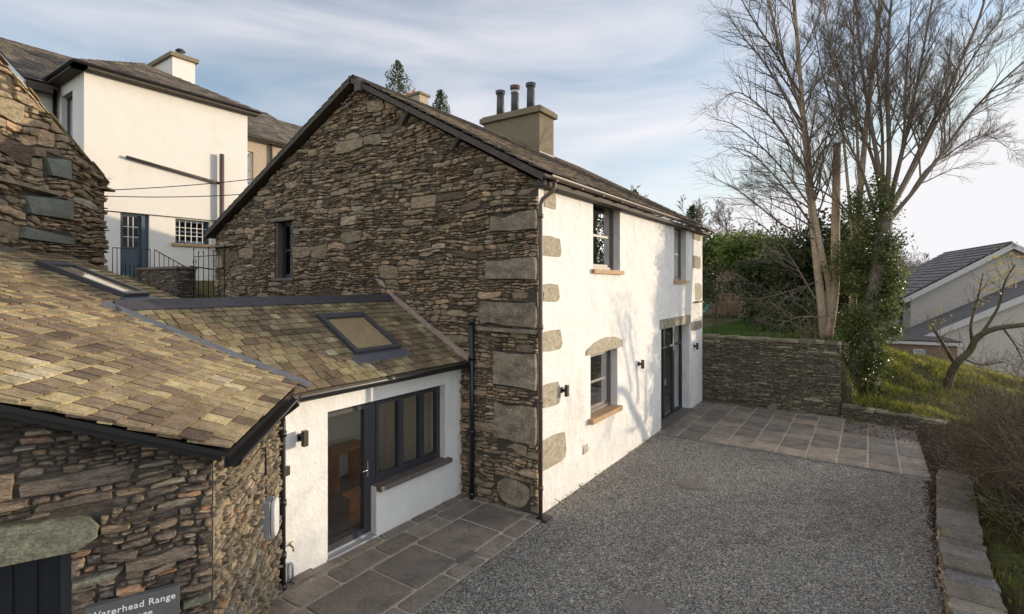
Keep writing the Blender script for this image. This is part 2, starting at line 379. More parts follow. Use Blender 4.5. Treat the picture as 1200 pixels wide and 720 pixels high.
def rubble(mb, O, U, V, N, poly, holes, seed, bh=(.16, .34), th=(.04, .11), wl=(2, 6), depth=(.0, .035), warp=.05, gap=.004, m=0, big=(), rnd=None, tiltslope=0, jit=.022, bigp=.14):
    rg = random.Random(seed)
    us = [p[0] for p in poly]; vs = [p[1] for p in poly]
    pl = planes_of(poly)
    avoid = [(min(p[0] for p in b), min(p[1] for p in b), max(p[0] for p in b), max(p[1] for p in b)) for b in big]
    for (a, b, c, d) in split_rects(min(us), min(vs), max(us), max(vs), rg, bh, th, wl, bigp):
        p = outline_stone(a + gap, b + gap, c - gap, d - gap, rg, jit)
        q = []
        for u, v in p:
            w1 = noise.noise(Vector((u * .9 + seed, v * .9, 3.1))); w2 = noise.noise(Vector((u * 3.1, v * 3.1 + seed, 7.7)))
            q.append((u + warp * .8 * w2, v + warp * (1.5 * w1 + .6 * w2) + tiltslope * u))
        cu = sum(t[0] for t in q) / len(q); cv = sum(t[1] for t in q) / len(q)
        skip = False
        for (x0, y0, x1, y1) in list(holes) + avoid:
            if q and min(t[0] for t in q) < x1 and max(t[0] for t in q) > x0 and min(t[1] for t in q) < y1 and max(t[1] for t in q) > y0:
                g_ = .006
                cand = [clip(q, 1, 0, x0 - g_), clip(q, -1, 0, -x1 - g_), clip(q, 0, 1, y0 - g_), clip(q, 0, -1, -y1 - g_)]
                q = max(cand, key=lambda c_: abs(area(c_)) if len(c_) > 2 else 0)
        if skip: continue
        for a_, b_, c_ in pl:
            if len(q) >= 3: q = clip(q, a_, b_, c_)
        if len(q) < 3 or abs(area(q)) < .0006: continue
        r = rg.random() if rnd is None else rnd(rg, cu, cv)
        stone(mb, O, U, V, N, q, rg.uniform(*depth), r, rg, m)
    for i, bpoly in enumerate(big):
        stone(mb, O, U, V, N, bpoly, max(depth) * .8 + .01, rg.random(), rg, 2, rough=.006, bulge=.01)

def backing(mb, O, U, V, N, top, holes, T, m=0, v0=0.0):
    """solid wall behind the stones: vertical strips under a piecewise linear top [(u,v)...] minus rectangular holes"""
    def tv(u):
        for (a, va), (b, vb) in zip(top, top[1:]):
            if a - 1e-9 <= u <= b + 1e-9: return va + (vb - va) * (u - a) / max(1e-9, b - a)
        return top[-1][1]
    us = sorted(set([round(p[0], 5) for p in top] + [round(x, 5) for h in holes for x in (h[0], h[2]) if top[0][0] < x < top[-1][0]]))
    P = lambda u, v, n: O + U * u + V * v + N * n
    strips = []
    for a, b in zip(us, us[1:]):
        c = (a + b) / 2; iv = [(v0, 'T')]
        hs = sorted([(h[1], h[3]) for h in holes if h[0] - 1e-6 < c < h[2] + 1e-6])
        segs = []; lo = v0
        for h0, h1 in hs:
            if h0 > lo + 1e-6: segs.append((lo, h0))
            lo = max(lo, h1)
        segs.append((lo, None)); strips.append((a, b, segs))
    for k, (a, b, segs) in enumerate(strips):
        for lo, hi in segs:
            ta, tb = (tv(a), tv(b)) if hi is None else (hi, hi)
            q = [P(a, lo, 0), P(b, lo, 0), P(b, tb, 0), P(a, ta, 0)]; w = [P(a, lo, -T), P(b, lo, -T), P(b, tb, -T), P(a, ta, -T)]
            mb.face(q, .5, m); mb.face(w[::-1], .5, m)
            mb.face([q[3], q[2], w[2], w[3]], .5, m)
            mb.face([q[1], q[0], w[0], w[1]], .5, m)
    ends = [(top[0][0], [(v0, tv(top[0][0]))]), (top[-1][0], [(v0, tv(top[-1][0]))])] + [(x, [(max(v0, h[1]), h[3])]) for h in holes for x in (h[0], h[2]) if top[0][0] < x < top[-1][0]]
    for x, segs in ends:
        for lo, hi in segs:
            if (round(x, 5) != round(top[0][0], 5)) and (round(x, 5) != round(top[-1][0], 5)):
                for h in holes:      # an opening next to this one leaves no reveal between them
                    if h[0] - 1e-5 <= x <= h[2] + 1e-5 and not (max(v0, h[1]) == lo and h[3] == hi):
                        if h[1] <= lo + 1e-5 and h[3] >= hi - 1e-5: hi = lo
                        elif h[1] > lo and h[3] >= hi - 1e-5: hi = min(hi, h[1])
            if hi <= lo + 1e-4: continue
            mb.face([P(x, lo, 0), P(x, hi, 0), P(x, hi, -T), P(x, lo, -T)], .5, m)

# ------------------------------------------------------------------ slates
def slates(mb, O, U, S, poly, seed, w=(.2, .34), ex=(.26, .17), thick=.012, lift=.022, m=0, rnd=None, gap=.004, lap=.1):
    """O on the eave, U along the eave, S up the slope; poly in (u, s)"""
    rg = random.Random(seed); N = U.cross(S).normalized()
    if N.z < 0: N = -N
    pl = planes_of(poly if area(poly) > 0 else poly[::-1])
    smin = min(p[1] for p in poly); smax = max(p[1] for p in poly); umin = min(p[0] for p in poly); umax = max(p[0] for p in poly)
    s = smin
    while s < smax:
        f = (s - smin) / max(.01, smax - smin); e = ex[0] + (ex[1] - ex[0]) * f + rg.uniform(-.01, .01)
        u = umin - rg.uniform(0, w[1])
        while u < umax:
            ww = rg.uniform(*w) * (1 - .25 * f)
            j = rg.uniform(-.008, .008)
            q = [(u + gap, s + j + rg.uniform(-.004, .004)), (u + ww - gap, s + j + rg.uniform(-.004, .004)), (u + ww - gap, s + e + lap), (u + gap, s + e + lap)]
            if rg.random() < .25: q[0] = (q[0][0] + .02, q[0][1]); q.insert(1, (q[0][0] + .03, q[0][1] - .006)); q[0] = (q[0][0] - .015, q[0][1] + .012)
            for a, b, c in pl:
                if len(q) >= 3: q = clip(q, a, b, c)
            if len(q) >= 3 and abs(area(q)) > .001:
                tw = rg.uniform(-.006, .006)
                H = lambda a, b: lift * (1 - (b - s) / (e + lap)) + .002 + tw * (a - u - ww / 2) / ww + rg.uniform(-.0015, .0015)
                cu, cs = u + ww / 2, s + e / 2
                r = rg.random() if rnd is None else rnd(rg, cu, cs)
                n = len(q); tp = [O + U * a + S * b + N * (H(a, b) + thick) for a, b in q]; bt = [p - N * thick for p in tp]
                mb.raw(tp + bt, [tuple(range(n)), tuple(range(2 * n - 1, n - 1, -1))] + [(i, i + n, (i + 1) % n + n, (i + 1) % n) for i in range(n)], r, m)
            u += ww
        s += e

def window_unit(parent, O, U, N, u0, v0, u1, v1, rec, fm, name='window', fw=.06, style='sash', glass=None, bars=None, room=True, depth=.9):
    """a window set back in its opening: frame with sub-parts sash/pane; plus the dark room lining behind the glass"""
    V = UP; g = glass or m_glass
    f = MB()
    for (a, b, c, d) in ((u0, u0 + fw, v0, v1), (u1 - fw, u1, v0, v1), (u0 + fw, u1 - fw, v1 - fw, v1), (u0 + fw, u1 - fw, v0, v0 + fw)):
        f.box(O, U, V, N, (a, b), (c, d), (-rec - .07, -rec))
    win = f.build(name, fm, parent)
    base = parent_world(win)
    if style == 'sash':
        vm = (v0 + v1) / 2; s = MB()
        for (a, b, c, d, n0) in ((u0 + fw, u1 - fw, vm - .025, vm + .025, -.03), (u0 + fw, u0 + fw + .04, v0 + fw, v1 - fw, -.035), (u1 - fw - .04, u1 - fw, v0 + fw, v1 - fw, -.035),
                                 (u0 + fw + .04, u1 - fw - .04, v0 + fw, v0 + fw + .06, -.035), (u0 + fw + .04, u1 - fw - .04, v1 - fw - .045, v1 - fw, -.035)):
            s.box(O, U, V, N, (a, b), (c, d), (-rec - .06, -rec + n0))
        s.build('sash', fm, win)
    if bars:
        s = MB()
        for i in range(1, bars[0]):
            x = u0 + (u1 - u0) * i / bars[0]; s.box(O, U, V, N, (x - .012, x + .012), (v0 + fw, v1 - fw), (-rec - .05, -rec - .02))
        for i in range(1, bars[1]):
            x = v0 + (v1 - v0) * i / bars[1]; s.box(O, U, V, N, (u0 + fw, u1 - fw), (x - .01, x + .01), (-rec - .052, -rec - .022))
        s.build('glazing_bars', bars[2] if len(bars) > 2 else fm, win)
    p = MB(); p.box(O, U, V, N, (u0 + fw * .5, u1 - fw * .5), (v0 + fw * .5, v1 - fw * .5), (-rec - .045, -rec - .038)); p.build('pane', g, win)
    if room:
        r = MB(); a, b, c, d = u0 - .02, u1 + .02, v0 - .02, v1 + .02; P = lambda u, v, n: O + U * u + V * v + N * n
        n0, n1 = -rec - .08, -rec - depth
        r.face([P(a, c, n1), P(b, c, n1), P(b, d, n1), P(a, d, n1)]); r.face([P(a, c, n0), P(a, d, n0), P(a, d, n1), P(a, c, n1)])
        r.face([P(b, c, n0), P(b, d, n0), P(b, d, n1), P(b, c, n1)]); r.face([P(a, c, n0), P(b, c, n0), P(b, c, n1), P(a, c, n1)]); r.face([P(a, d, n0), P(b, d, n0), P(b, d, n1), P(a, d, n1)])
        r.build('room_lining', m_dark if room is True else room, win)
    return win
X_, Y_ = Vector((1, 0, 0)), Vector((0, 1, 0))
# ================================================================== TERRAIN
def sst(a, b, x):
    t = max(0.0, min(1.0, (x - a) / (b - a))); return t * t * (3 - 2 * t)
XF, YG, YB, XL = -4.43, 7.17, 17.3, -15.0
GARDEN = 1.95
def wall_y(x):
    return 17.28 - .35 * (x + .6) / .95 if x < .35 else 16.93 - .40 * (x - .35) / 1.2
def ground_z(x, y):
    z = -.03
    # garden behind the far wall
    g = sst(17.42, 17.6, y) * (1 - sst(-.75, -.2, x)); z += (GARDEN + .03) * g
    # bank to the right of it
    b = sst(wall_y(x) + .08, wall_y(x) + .28, y) * sst(-.75, -.2, x)
    zb = .36 + 1.05 * sst(16.8, 22.5, y) - .2 * max(0, x - .3) * sst(16.8, 18, y) - 1.5 * sst(23.5, 30, y) + .16 * noise.noise(Vector((x * 1.1, y * 1.1, 0))) + .05 * noise.noise(Vector((x * 2.6, y * 2.6, 3)))
    z += (zb + .03) * b
    # ground right of the low wall
    xw = 1.1 + .35 * sst(12.2, 12.8, y); rr = sst(xw, xw + .3, x) * (1 - sst(wall_y(x), wall_y(x) + .25, y)); z += rr * (.22 - .9 * sst(1.4, 7, x) + .06 * noise.noise(Vector((x * 1.7, y * 1.7, 9))))
    # higher lane and yard on the left
    w = 1 - sst(-10.6, -9.9, x)
    z += w * (1 - g) * (3.25 + .7 * (1 - sst(-19, -15.5, x)))
    far = max(0, math.hypot(x, y) - 60)
    z -= far * .012 * (1 if far < 400 else 400 / max(far, 1))
    return z
def axis(fine0, fine1, step, lim):
    a = list(np.arange(fine0, fine1 + 1e-6, step)); s = step
    lo, hi = fine0, fine1
    while hi < lim: s *= 1.35; hi += s; lo -= s; a.append(hi); a.insert(0, lo)
    return a
gx, gy = axis(-22, 16, .25, 900), axis(-3, 40, .25, 900)
gx += [-.75, -.5, -.2, 1.05, 1.3]; gy += [17.42, 17.6, 16.62, 16.78]; gy += list(np.arange(16.3, 17.9, .06)); gx += list(np.arange(.8, 1.9, .06)); gx.sort(); gy.sort()
g = MB(); nx, ny = len(gx), len(gy)
g.raw([(x, y, ground_z(x, y)) for y in gy for x in gx], [(j * nx + i, j * nx + i + 1, (j + 1) * nx + i + 1, (j + 1) * nx + i) for j in range(ny - 1) for i in range(nx - 1)], .5, 0, True)
m_soil, n, l, b = M('grassy soil', .95, spec=.15)
a = noisen(n, l, 1.3, 8, .7); c = noisen(n, l, 14, 6, .7)
r = ramp(n, [(.32, (.05, .038, .022)), (.5, (.075, .065, .03)), (.64, (.10, .115, .03)), (.8, (.18, .165, .055))]); l.new(a.outputs['Fac'], r.inputs[0])
v = ramp(n, [(.3, .55), (.7, 1.4)]); l.new(c.outputs['Fac'], v.inputs[0]); l.new(mixc(n, l, r.outputs[0], v.outputs[0], 1, 'MULTIPLY'), b.inputs['Base Color']); bump(n, l, b, c.outputs['Fac'], .9, .05)
kind(g.build('ground', m_soil), 'structure')

# gravel: stone-sized cells, each its own grey
m_gravel, n, l, b = M('grey slate gravel', .8, spec=.35)
t = n.new('ShaderNodeTexCoord')
vo = n.new('ShaderNodeTexVoronoi'); vo.inputs['Scale'].default_value = 58; l.new(t.outputs['Object'], vo.inputs['Vector'])
vo2 = n.new('ShaderNodeTexVoronoi'); vo2.inputs['Scale'].default_value = 95; l.new(t.outputs['Object'], vo2.inputs['Vector'])
bw = n.new('ShaderNodeSeparateColor'); l.new(vo.outputs['Color'], bw.inputs[0]); bw2 = n.new('ShaderNodeSeparateColor'); l.new(vo2.outputs['Color'], bw2.inputs[0])
r = ramp(n, [(0, (.045, .041, .036)), (.3, (.145, .136, .122)), (.7, (.27, .256, .23)), (.9, (.39, .37, .325)), (1, (.54, .51, .45))]); l.new(bw.outputs[0], r.inputs[0])
r2 = ramp(n, [(0, .6), (1, 1.3)]); l.new(bw2.outputs[1], r2.inputs[0])
big = noisen(n, l, .55, 7, .68, None, 'Object', .6); rb = ramp(n, [(.30, (.70, .66, .60)), (.45, (.95, .93, .89)), (.70, (1.12, 1.11, 1.07))]); l.new(big.outputs['Fac'], rb.inputs[0])
fine = noisen(n, l, 5, 4, .6); rf = ramp(n, [(.35, .85), (.65, 1.12)]); l.new(fine.outputs['Fac'], rf.inputs[0])
col = mixc(n, l, r.outputs[0], r2.outputs[0], 1, 'MULTIPLY'); col = mixc(n, l, col, rb.outputs[0], 1, 'MULTIPLY'); col = mixc(n, l, col, rf.outputs[0], 1, 'MULTIPLY'); l.new(col, b.inputs['Base Color'])
iv = n.new('ShaderNodeMath'); iv.operation = 'SUBTRACT'; iv.inputs[0].default_value = 1; l.new(vo.outputs['Distance'], iv.inputs[1]); bump(n, l, b, iv.outputs[0], 1.0, .02)
gv = MB(); xs = np.linspace(-7.5, 1.15, 70); ys = np.linspace(-4, 13.0, 120)
def grav_z(x, y): return .004 + .012 * noise.noise(Vector((x * .8, y * .8, 5))) + .03 * sst(.2, .8, x)
gv.raw([(x, y, grav_z(x, y)) for y in ys for x in xs], [(j * 70 + i, j * 70 + i + 1, (j + 1) * 70 + i + 1, (j + 1) * 70 + i) for j in range(119) for i in range(69)], .5, 0, True)
kind(gv.build('gravel_yard', m_gravel), 'structure')

# loose chippings that catch the low light
rg = random.Random(5); gp = MB()
for i in range(26000):
    d = rg.uniform(0, 1) ** 1.0
    y = 2.2 + 10.6 * rg.random() ** 1.35; x = rg.uniform(-4.2, .7)
    s = rg.uniform(.006, .014); z = grav_z(x, y); a = rg.uniform(0, 6.28)
    c_, s_ = math.cos(a) * s, math.sin(a) * s
    h = s * rg.uniform(.7, 1.3)
    gp.raw([(x + c_, y + s_, z), (x - s_, y + c_, z), (x - c_, y - s_, z), (x + s_, y - c_, z), (x + rg.uniform(-.3, .3) * s, y + rg.uniform(-.3, .3) * s, z + h)], [(0, 1, 4), (1, 2, 4), (2, 3, 4), (3, 0, 4)], rg.random())
m_chips = palette_mat('slate chippings', [(0, (.06, .06, .06)), (.4, (.15, .15, .145)), (.8, (.25, .25, .235)), (1, (.42, .41, .37))], nscale=30, var=.3, bumpd=.002)
kind(gp.build('loose_chippings', m_chips), 'stuff')

def slab(mb, q, z0, z1, rg, m=0, r=None, O=None, chamf=.008):
    n = len(q); cu = sum(p[0] for p in q) / n; cv = sum(p[1] for p in q) / n
    tx, ty = rg.uniform(-.006, .006), rg.uniform(-.006, .006)
    Z = lambda x, y, z: z + tx * (x - cu) + ty * (y - cv)
    vs = [(x, y, z0) for x, y in q] + [(x, y, Z(x, y, z1 - chamf * .7)) for x, y in q] + [(x + (cu - x) * chamf * 3, y + (cv - y) * chamf * 3, Z(x, y, z1)) for x, y in q] + [(cu, cv, Z(cu, cv, z1 + rg.uniform(-.001, .002)))]
    fs = []
    for a in (0, n): fs += [(a + i, a + (i + 1) % n, a + n + (i + 1) % n, a + n + i) for i in range(n)]
    fs += [(2 * n + i, 2 * n + (i + 1) % n, 3 * n) for i in range(n)]
    mb.raw(vs, fs, rg.random() if r is None else r, m)
def flag(mb, a, b, c, d, rg, z=.03, gap=.020, j=.02, clipp=()):
    R = lambda: rg.uniform(-j, j)
    k = .03
    q = [(a + gap + k, b + gap + R() * .4), (c - gap - k, b + gap + R() * .4), (c - gap, b + gap + k), (c - gap + R() * .4, d - gap - k), (c - gap - k, d - gap), (a + gap + k, d - gap + R() * .4), (a + gap, d - gap - k), (a + gap + R() * .4, b + gap + k)]
    for pl in clipp:
        if len(q) >= 3: q = clip(q, *pl)
    if len(q) >= 3 and abs(area(q)) > .004: slab(mb, q, -.05, z + rg.uniform(-.003, .004), rg)

# splay frame of the near cottage
P0 = Vector((-4.07, 2.04, 2.5)); sr = Vector((-.725, .688, 0)).normalized(); sn = Vector((-.688, -.725, 0)).normalized(); KN = .43
J0 = Vector((-6.05, 3.67, 0)); C0 = Vector((-4.357, 2.064, 0)); wd = Vector((.42, .906, 0)).normalized(); wn_ = Vector((.906, -.42, 0)).normalized()
splay_n = Vector((.688, .725, 0)).normalized()
keep = (-splay_n.x, -splay_n.y, -(splay_n.dot(J0)))        # yard side of the splay wall

rg = random.Random(11); pv = MB()
cl = (keep,)
y = 2.2
while y < 7.16:                                             # threshold strip
    d = min(7.16, y + rg.uniform(.5, .9)); flag(pv, -6.05, y, -5.84, d, rg, clipp=cl); y = d
y = 2.0
for a, c in ((-5.84, -5.44),):
    while y < 7.16: d = min(7.16, y + rg.uniform(.55, .95)); flag(pv, a, y, c, d, rg, clipp=cl); y = d
y = 1.2
while y < 7.16:
    d = min(7.16, y + rg.uniform(.62, 1.05))
    if rg.random() < .55: flag(pv, -5.44, y, -4.58, d, rg, clipp=cl)
    else:
        k = rg.uniform(-5.1, -4.95); flag(pv, -5.44, y, k, d, rg, clipp=cl); flag(pv, k, y, -4.58, d, rg, clipp=cl)
    y = d
y = .6
while y < 7.16:
    d = min(7.16, y + rg.uniform(.45, .85))
    if not (5.25 < (y + d) / 2 < 5.6 and False): flag(pv, -4.58, y, -4.27, d, rg, clipp=cl)
    y = d
pv.face([(-6.05, 7.17, .017), (-6.05, 1.0, .017), (-4.28, .5, .017), (-4.28, 7.17, .017)], .5, 1)
kind(pv.build('patio_paving', [m_flag, m_grout]), 'structure')

rg = random.Random(21); pv = MB()
x = -4.43; cols = [-4.43]
while x < 1.4: x += rg.uniform(.50, .60); cols.append(x)
for a, c in zip(cols, cols[1:]):
    y = 12.88 + rg.uniform(-.02, .02)
    while y < 17.3:
        d = y + rg.choice([.42, .5, .6, .75]) + rg.uniform(-.03, .03)
        if d > 17.0: d = 17.33
        flag(pv, a, y, c, d, rg, z=.034, gap=.018); y = d
pv.face([(-4.43, 12.87, .018), (1.45, 12.87, .018), (1.45, 17.33, .018), (-4.43, 17.33, .018)], .5, 1)
kind(pv.build('terrace_paving', [m_flag, m_grout]), 'structure')

def disc(mb, c, r, z0, z1, k=20, rr=.5, m=0):
    vs = [(c[0] + r * math.cos(6.2832 * i / k), c[1] + r * math.sin(6.2832 * i / k), z) for z in (z0, z1) for i in range(k)]
    mb.raw(vs, [tuple(range(k, 2 * k))] + [(i, (i + 1) % k, (i + 1) % k + k, i + k) for i in range(k)], rr, m)
def cover(px, py, label, w=.26, kk=24):
    p = hZ(px, py, .02); c = MB(); disc(c, p, w, -.02, .020, kk)
    for i in range(-4, 5):
        x = i * w / 5; L = math.sqrt(max(0, (w * .9) ** 2 - x * x)); c.abox((p.x + x - .008, p.x + x + .008), (p.y - L, p.y + L), (.019, .025))
    return tag(c.build('drain_cover', m_rust), label, 'drain cover', 'round drain covers in the gravel')
m_rust = plain('rusty brown iron', (.15, .13, .115), .7, 0, .35, 20, .004)
cover(811, 567, 'round brown drain cover in the gravel opposite the patio door')
cover(755, 712, 'round brown drain cover in the gravel nearest the camera side')
p = hZ(547, 653, .03); c = MB()
c.abox((p.x - .07, p.x + .07), (p.y - .17, p.y + .17), (0, .040))
for i in range(9): c.abox((p.x - .055, p.x + .055), (p.y - .15 + i * .036, p.y - .136 + i * .036), (.039, .047))
tag(c.build('drain_grate', m_rust), 'long rusty drain grate set in the border of the slate patio', 'drain grate')
c = MB(); c.abox((-4.40, -4.22), (7.04, 7.26), (0, .038))
for i in range(6): c.abox((-4.385 + i * .035, -4.37 + i * .035), (7.06, 7.24), (.037, .044))
tag(c.build('gully_grate', m_black), 'small black gully grate at the foot of the corner downpipe', 'drain grate')

# ================================================================== MAIN HOUSE
house = thing('stone_house', (XF, YG, 0), 'two storey slate stone house with white rendered front and three chimney pots', 'house')
O = Vector((XL, YG, 0)); U = X_; N = -Y_
top = [(0, 5.1), (6.09, 7.98), (10.57, 5.48)]
poly = [(0, 0), (10.57, 0)] + top[::-1]
L = YB - YG
def uY(px, py): p = hY(px, py, YG); return (p.x - XL, p.z)
a = uY(322.5, 261); b = uY(344, 327.5); gw = (a[0], b[1], b[0], a[1])
def qbox(f, x0, y0, x1, y1, rg, j=.02):
    a, b = f(x0, y1), f(x1, y0); u0, v0, u1, v1 = a[0], a[1], b[0], b[1]
    if u1 < u0: u0, u1 = u1, u0
    R = lambda: rg.uniform(-j, j)
    w = u1 - u0; h = v1 - v0; A = lambda s: abs(rg.gauss(0, s))
    return [(u0 + A(.05), v0 + A(.02)), (u0 + w * rg.uniform(.15, .3), v0 + A(.03)), (u0 + w * rg.uniform(.5, .7), v0 + A(.015)), (u1 - .012, v0 + A(.01)), (u1, v0 + h * .35), (u1 - .004, v0 + h * .7), (u1 - .012, v1 - A(.01)), (u0 + w * rg.uniform(.6, .8), v1 - A(.02)), (u0 + w * rg.uniform(.25, .4), v1 - A(.03)), (u0 + A(.07), v1 - A(.04)), (u0 + A(.02), v0 + h * rg.uniform(.4, .6))]
rg = random.Random(3)
def gq(x0, y0, x1, y1): return qbox(uY, x0, y0, x1, y1, rg)
UC = 10.56
def gq2(x0, y0, y1):
    q = gq(x0, y0, 628, y1); u_0 = min(p[0] for p in q); um = max(p[0] for p in q); return [(u_0 + (p[0] - u_0) * (UC - u_0) / (um - u_0), p[1]) for p in q]
big = [gq2(575, 246, 274), gq2(569, 301, 329), gq2(561, 354, 381), gq2(577, 414, 451), gq2(580, 477, 512)]
u_, v_ = uY(606, 590); cu_, cv_ = uY(603, 577)
big.append([(cu_ + .33 * math.cos(t) * (1 + .08 * math.sin(3 * t)), cv_ + .24 * math.sin(t) * (1 + .12 * math.cos(2 * t + .6))) for t in [6.2832 * i / 14 for i in range(14)]])
big.append([(gw[0] - .14, gw[3] + .005), (gw[2] + .12, gw[3] + .005), (gw[2] + .13, gw[3] + .11), (gw[0] - .16, gw[3] + .10)])
w = MB()
backing(w, O, U, UP, N, [top[0], top[1], (10.56, top[2][1])], [gw], .45, 1)
rubble(w, O, U, UP, N, poly, [gw], 7, bh=(.2, .38), th=(.035, .125), wl=(1.5, 4.8), depth=(-.005, .06), warp=.065, gap=.0035, jit=.026, bigp=.10, big=big)
w.build('gable_wall', [m_rubble, m_mortar, m_quoin], house)
# projecting slate ledge
w = MB(); a = uY(562, 384); w.box(O, U, UP, N, (a[0], 10.60), (a[1] - .035, a[1] + .02), (0, .11), jit=.008); w.build('drip_ledge', m_quoin, house)
w = MB(); a = uY(252, 289); w.box(O, U, UP, N, (-.05, 1.25), (a[1] - .04, a[1] + .03), (0, .13), jit=.008); w.build('drip_ledge', m_quoin, house)

# gable window
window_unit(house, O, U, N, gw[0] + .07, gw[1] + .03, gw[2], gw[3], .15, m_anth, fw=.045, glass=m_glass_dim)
w = MB(); w.box(O, U, UP, N, (gw[0] - .05, gw[2] + .03), (gw[1] - .03, gw[1] + .03), (-.15, .05)); w.box(O, U, UP, N, (gw[0], gw[0] + .07), (gw[1] + .03, gw[3]), (-.2, -.02)); w.build('window_sill', m_slatesill, house)

# facade
O = Vector((XF, YG, 0)); U = Y_; N = X_
def uX(px, py): p = hX(px, py, XF); return (p.y - YG, p.z)
def hole(l, t, r_, b_):  # left px, top y at left, right px, bottom y at left
    a = uX(l, t); c = uX(l, b_); d = uX(r_, 333); return (a[0], c[1], d[0], a[1])
W1 = hole(695, 231, 726.5, 317.5); W2 = hole(790, 264.5, 804, 330); W3 = hole(692, 416, 723.5, 492); PD = hole(774.7, 386, 808, 0)
PD = (PD[0], .03, PD[2], PD[3])
w = MB(); L = YB - YG
backing(w, O, U, UP, N, [(.02, 5.5), (L, 5.5)], [W1, W2, W3, PD], .45, 0)
rg = random.Random(9)
def fq(x0, y0, x1, y1):
    a, b = uX(x0, y0), uX(x1, y1); ym = (y0 + y1) / 2
    u0, u1 = a[0], b[0]; v1 = uX((x0 + x1) / 2, y0)[1]; v0 = uX((x0 + x1) / 2, y1)[1]
    c = []
    R = lambda s: rg.uniform(-s, s); hh = v1 - v0; ww = u1 - u0
    for t, (fu, fv) in enumerate([(-.05, .03), (.3, 0), (.8, .0), (.96, .05), (1.02, .3), (.98, .7), (.93, .96), (.4, 1), (-.05, .98), (-.05, .5)]):
        c.append((u0 + ww * fu + R(.012), v0 + hh * fv + R(.012)))
    return c
for b_ in [(638, 216, 651, 245), (637, 277, 657, 301), (637, 333, 655, 354), (637, 387, 658, 411), (637, 448, 656, 476), (637, 509, 663, 545), (812, 268, 821, 282), (812, 300, 821, 315), (815, 332, 822, 352), (810, 376, 822, 387), (683, 521, 689, 531)]:
    q = fq(*b_)
    if b_[0] == 637 or b_[0] == 638: q = [(max(.004, p[0]) if p[0] > .15 else .004, p[1]) for p in q]
    stone(w, O, U, UP, N, q, .012, rg.random(), rg, 1, rough=.008, bulge=.008)
# arched lintel over the ground window and voussoirs over the patio door
a = uX(686, 0)[0]; b = uX(729.5, 0)[0]; v = W3[3]
q = [(a, v - .02), (b, v + .0), (b + .0, v + .17), ((a * .25 + b * .75), v + .27), ((a + b) / 2, v + .30), ((a * .75 + b * .25), v + .27), (a + .02, v + .10)]
q = [(a, v - .0), (b, v), (b, v + .15), (a * .2 + b * .8, v + .25), ((a + b) / 2, v + .29), (a * .8 + b * .2, v + .22), (a + .01, v + .09)]
stone(w, O, U, UP, N, q, .014, .6, rg, 1, rough=.01, bulge=.004)
a, b, v = PD[0] - .12, PD[2] + .06, PD[3]; k = 9
for i in range(k):
    u0 = a + (b - a) * i / k + .008; u1 = a + (b - a) * (i + 1) / k - .008
    stone(w, O, U, UP, N, [(u0, v + .004), (u1, v + .004), (u1 + rg.uniform(-.01, .01), v + .26), (u0, v + .25 + rg.uniform(-.02, .02))], .02, rg.random(), rg, 1, rough=.012, bulge=.004)
w.build('facade_wall', [m_white, m_quoin_warm], house)
# window units
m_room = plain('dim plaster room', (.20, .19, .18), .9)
for (h_, nm) in ((W1, 'window'), (W2, 'window')):
    wu = window_unit(house, O, U, N, h_[0], h_[1] + .03, h_[2] , h_[3], .15, m_sash, glass=m_glass_old, room=m_room)
    s = MB(); s.box(O, U, UP, N, (h_[0] - .07, h_[2] + .07), (h_[1] - .055, h_[1] + .03), (-.15, .07), jit=.006); s.build('window_sill', m_sandsill, wu)
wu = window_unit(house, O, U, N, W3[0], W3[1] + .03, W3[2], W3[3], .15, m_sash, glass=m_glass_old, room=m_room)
s = MB(); s.box(O, U, UP, N, (W3[0] - .1, W3[2] + .08), (W3[1] - .07, W3[1] + .03), (-.15, .10), jit=.008); s.build('window_sill', m_sandsill, wu)
# patio door: frame, three posts, panes
f = MB(); u0, v0, u1, v1 = PD; rec = .22
for (a, b, c, d) in ((u0, u0 + .07, v0, v1), (u1 - .07, u1, v0, v1), (u0 + .07, u1 - .07, v1 - .07, v1), (u0 + .07, u1 - .07, v0, v0 + .07)): f.box(O, U, UP, N, (a, b), (c, d), (-rec - .08, -rec))
dr = f.build('patio_door', m_anth, house); wdt = u1 - u0
for k in (.36, .68):
    f = MB(); f.box(O, U, UP, N, (u0 + wdt * k - .06, u0 + wdt * k + .06), (v0 + .07, v1 - .07), (-rec - .075, -rec - .005)); f.build('door_post', m_anth, dr)
f = MB(); f.box(O, U, UP, N, (u0 + .07, u1 - .07), (v1 - .62, v1 - .56), (-rec - .07, -rec - .01)); f.build('transom', m_anth, dr)
f = MB(); f.box(O, U, UP, N, (u0 + .03, u1 - .03), (v0 + .03, v1 - .03), (-rec - .05, -rec - .042)); f.build('pane', m_glass, dr)
f = MB(); f.box(O, U, UP, N, (u0 + wdt * .36 - .02, u0 + wdt * .36 + .02), (1.0, 1.16), (-rec, -rec + .04)); f.build('handle', m_grey, dr)
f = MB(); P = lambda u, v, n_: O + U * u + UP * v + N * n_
f.face([P(u0 - .3, 0, -2), P(u1 + .3, 0, -2), P(u1 + .3, 2.9, -2), P(u0 - .3, 2.9, -2)]); f.face([P(u0 - .3, .02, -.46), P(u1 + .3, .02, -.46), P(u1 + .3, .02, -2), P(u0 - .3, .02, -2)]); f.face([P(u0 - .3, 0, -.46), P(u0 - .3, 2.9, -.46), P(u0 - .3, 2.9, -2), P(u0 - .3, 0, -2)]); f.face([P(u1 + .3, 0, -.46), P(u1 + .3, 2.9, -.46), P(u1 + .3, 2.9, -2), P(u1 + .3, 0, -2)]); f.face([P(u0 - .3, 2.85, -.46), P(u1 + .3, 2.85, -.46), P(u1 + .3, 2.85, -2), P(u0 - .3, 2.85, -2)])
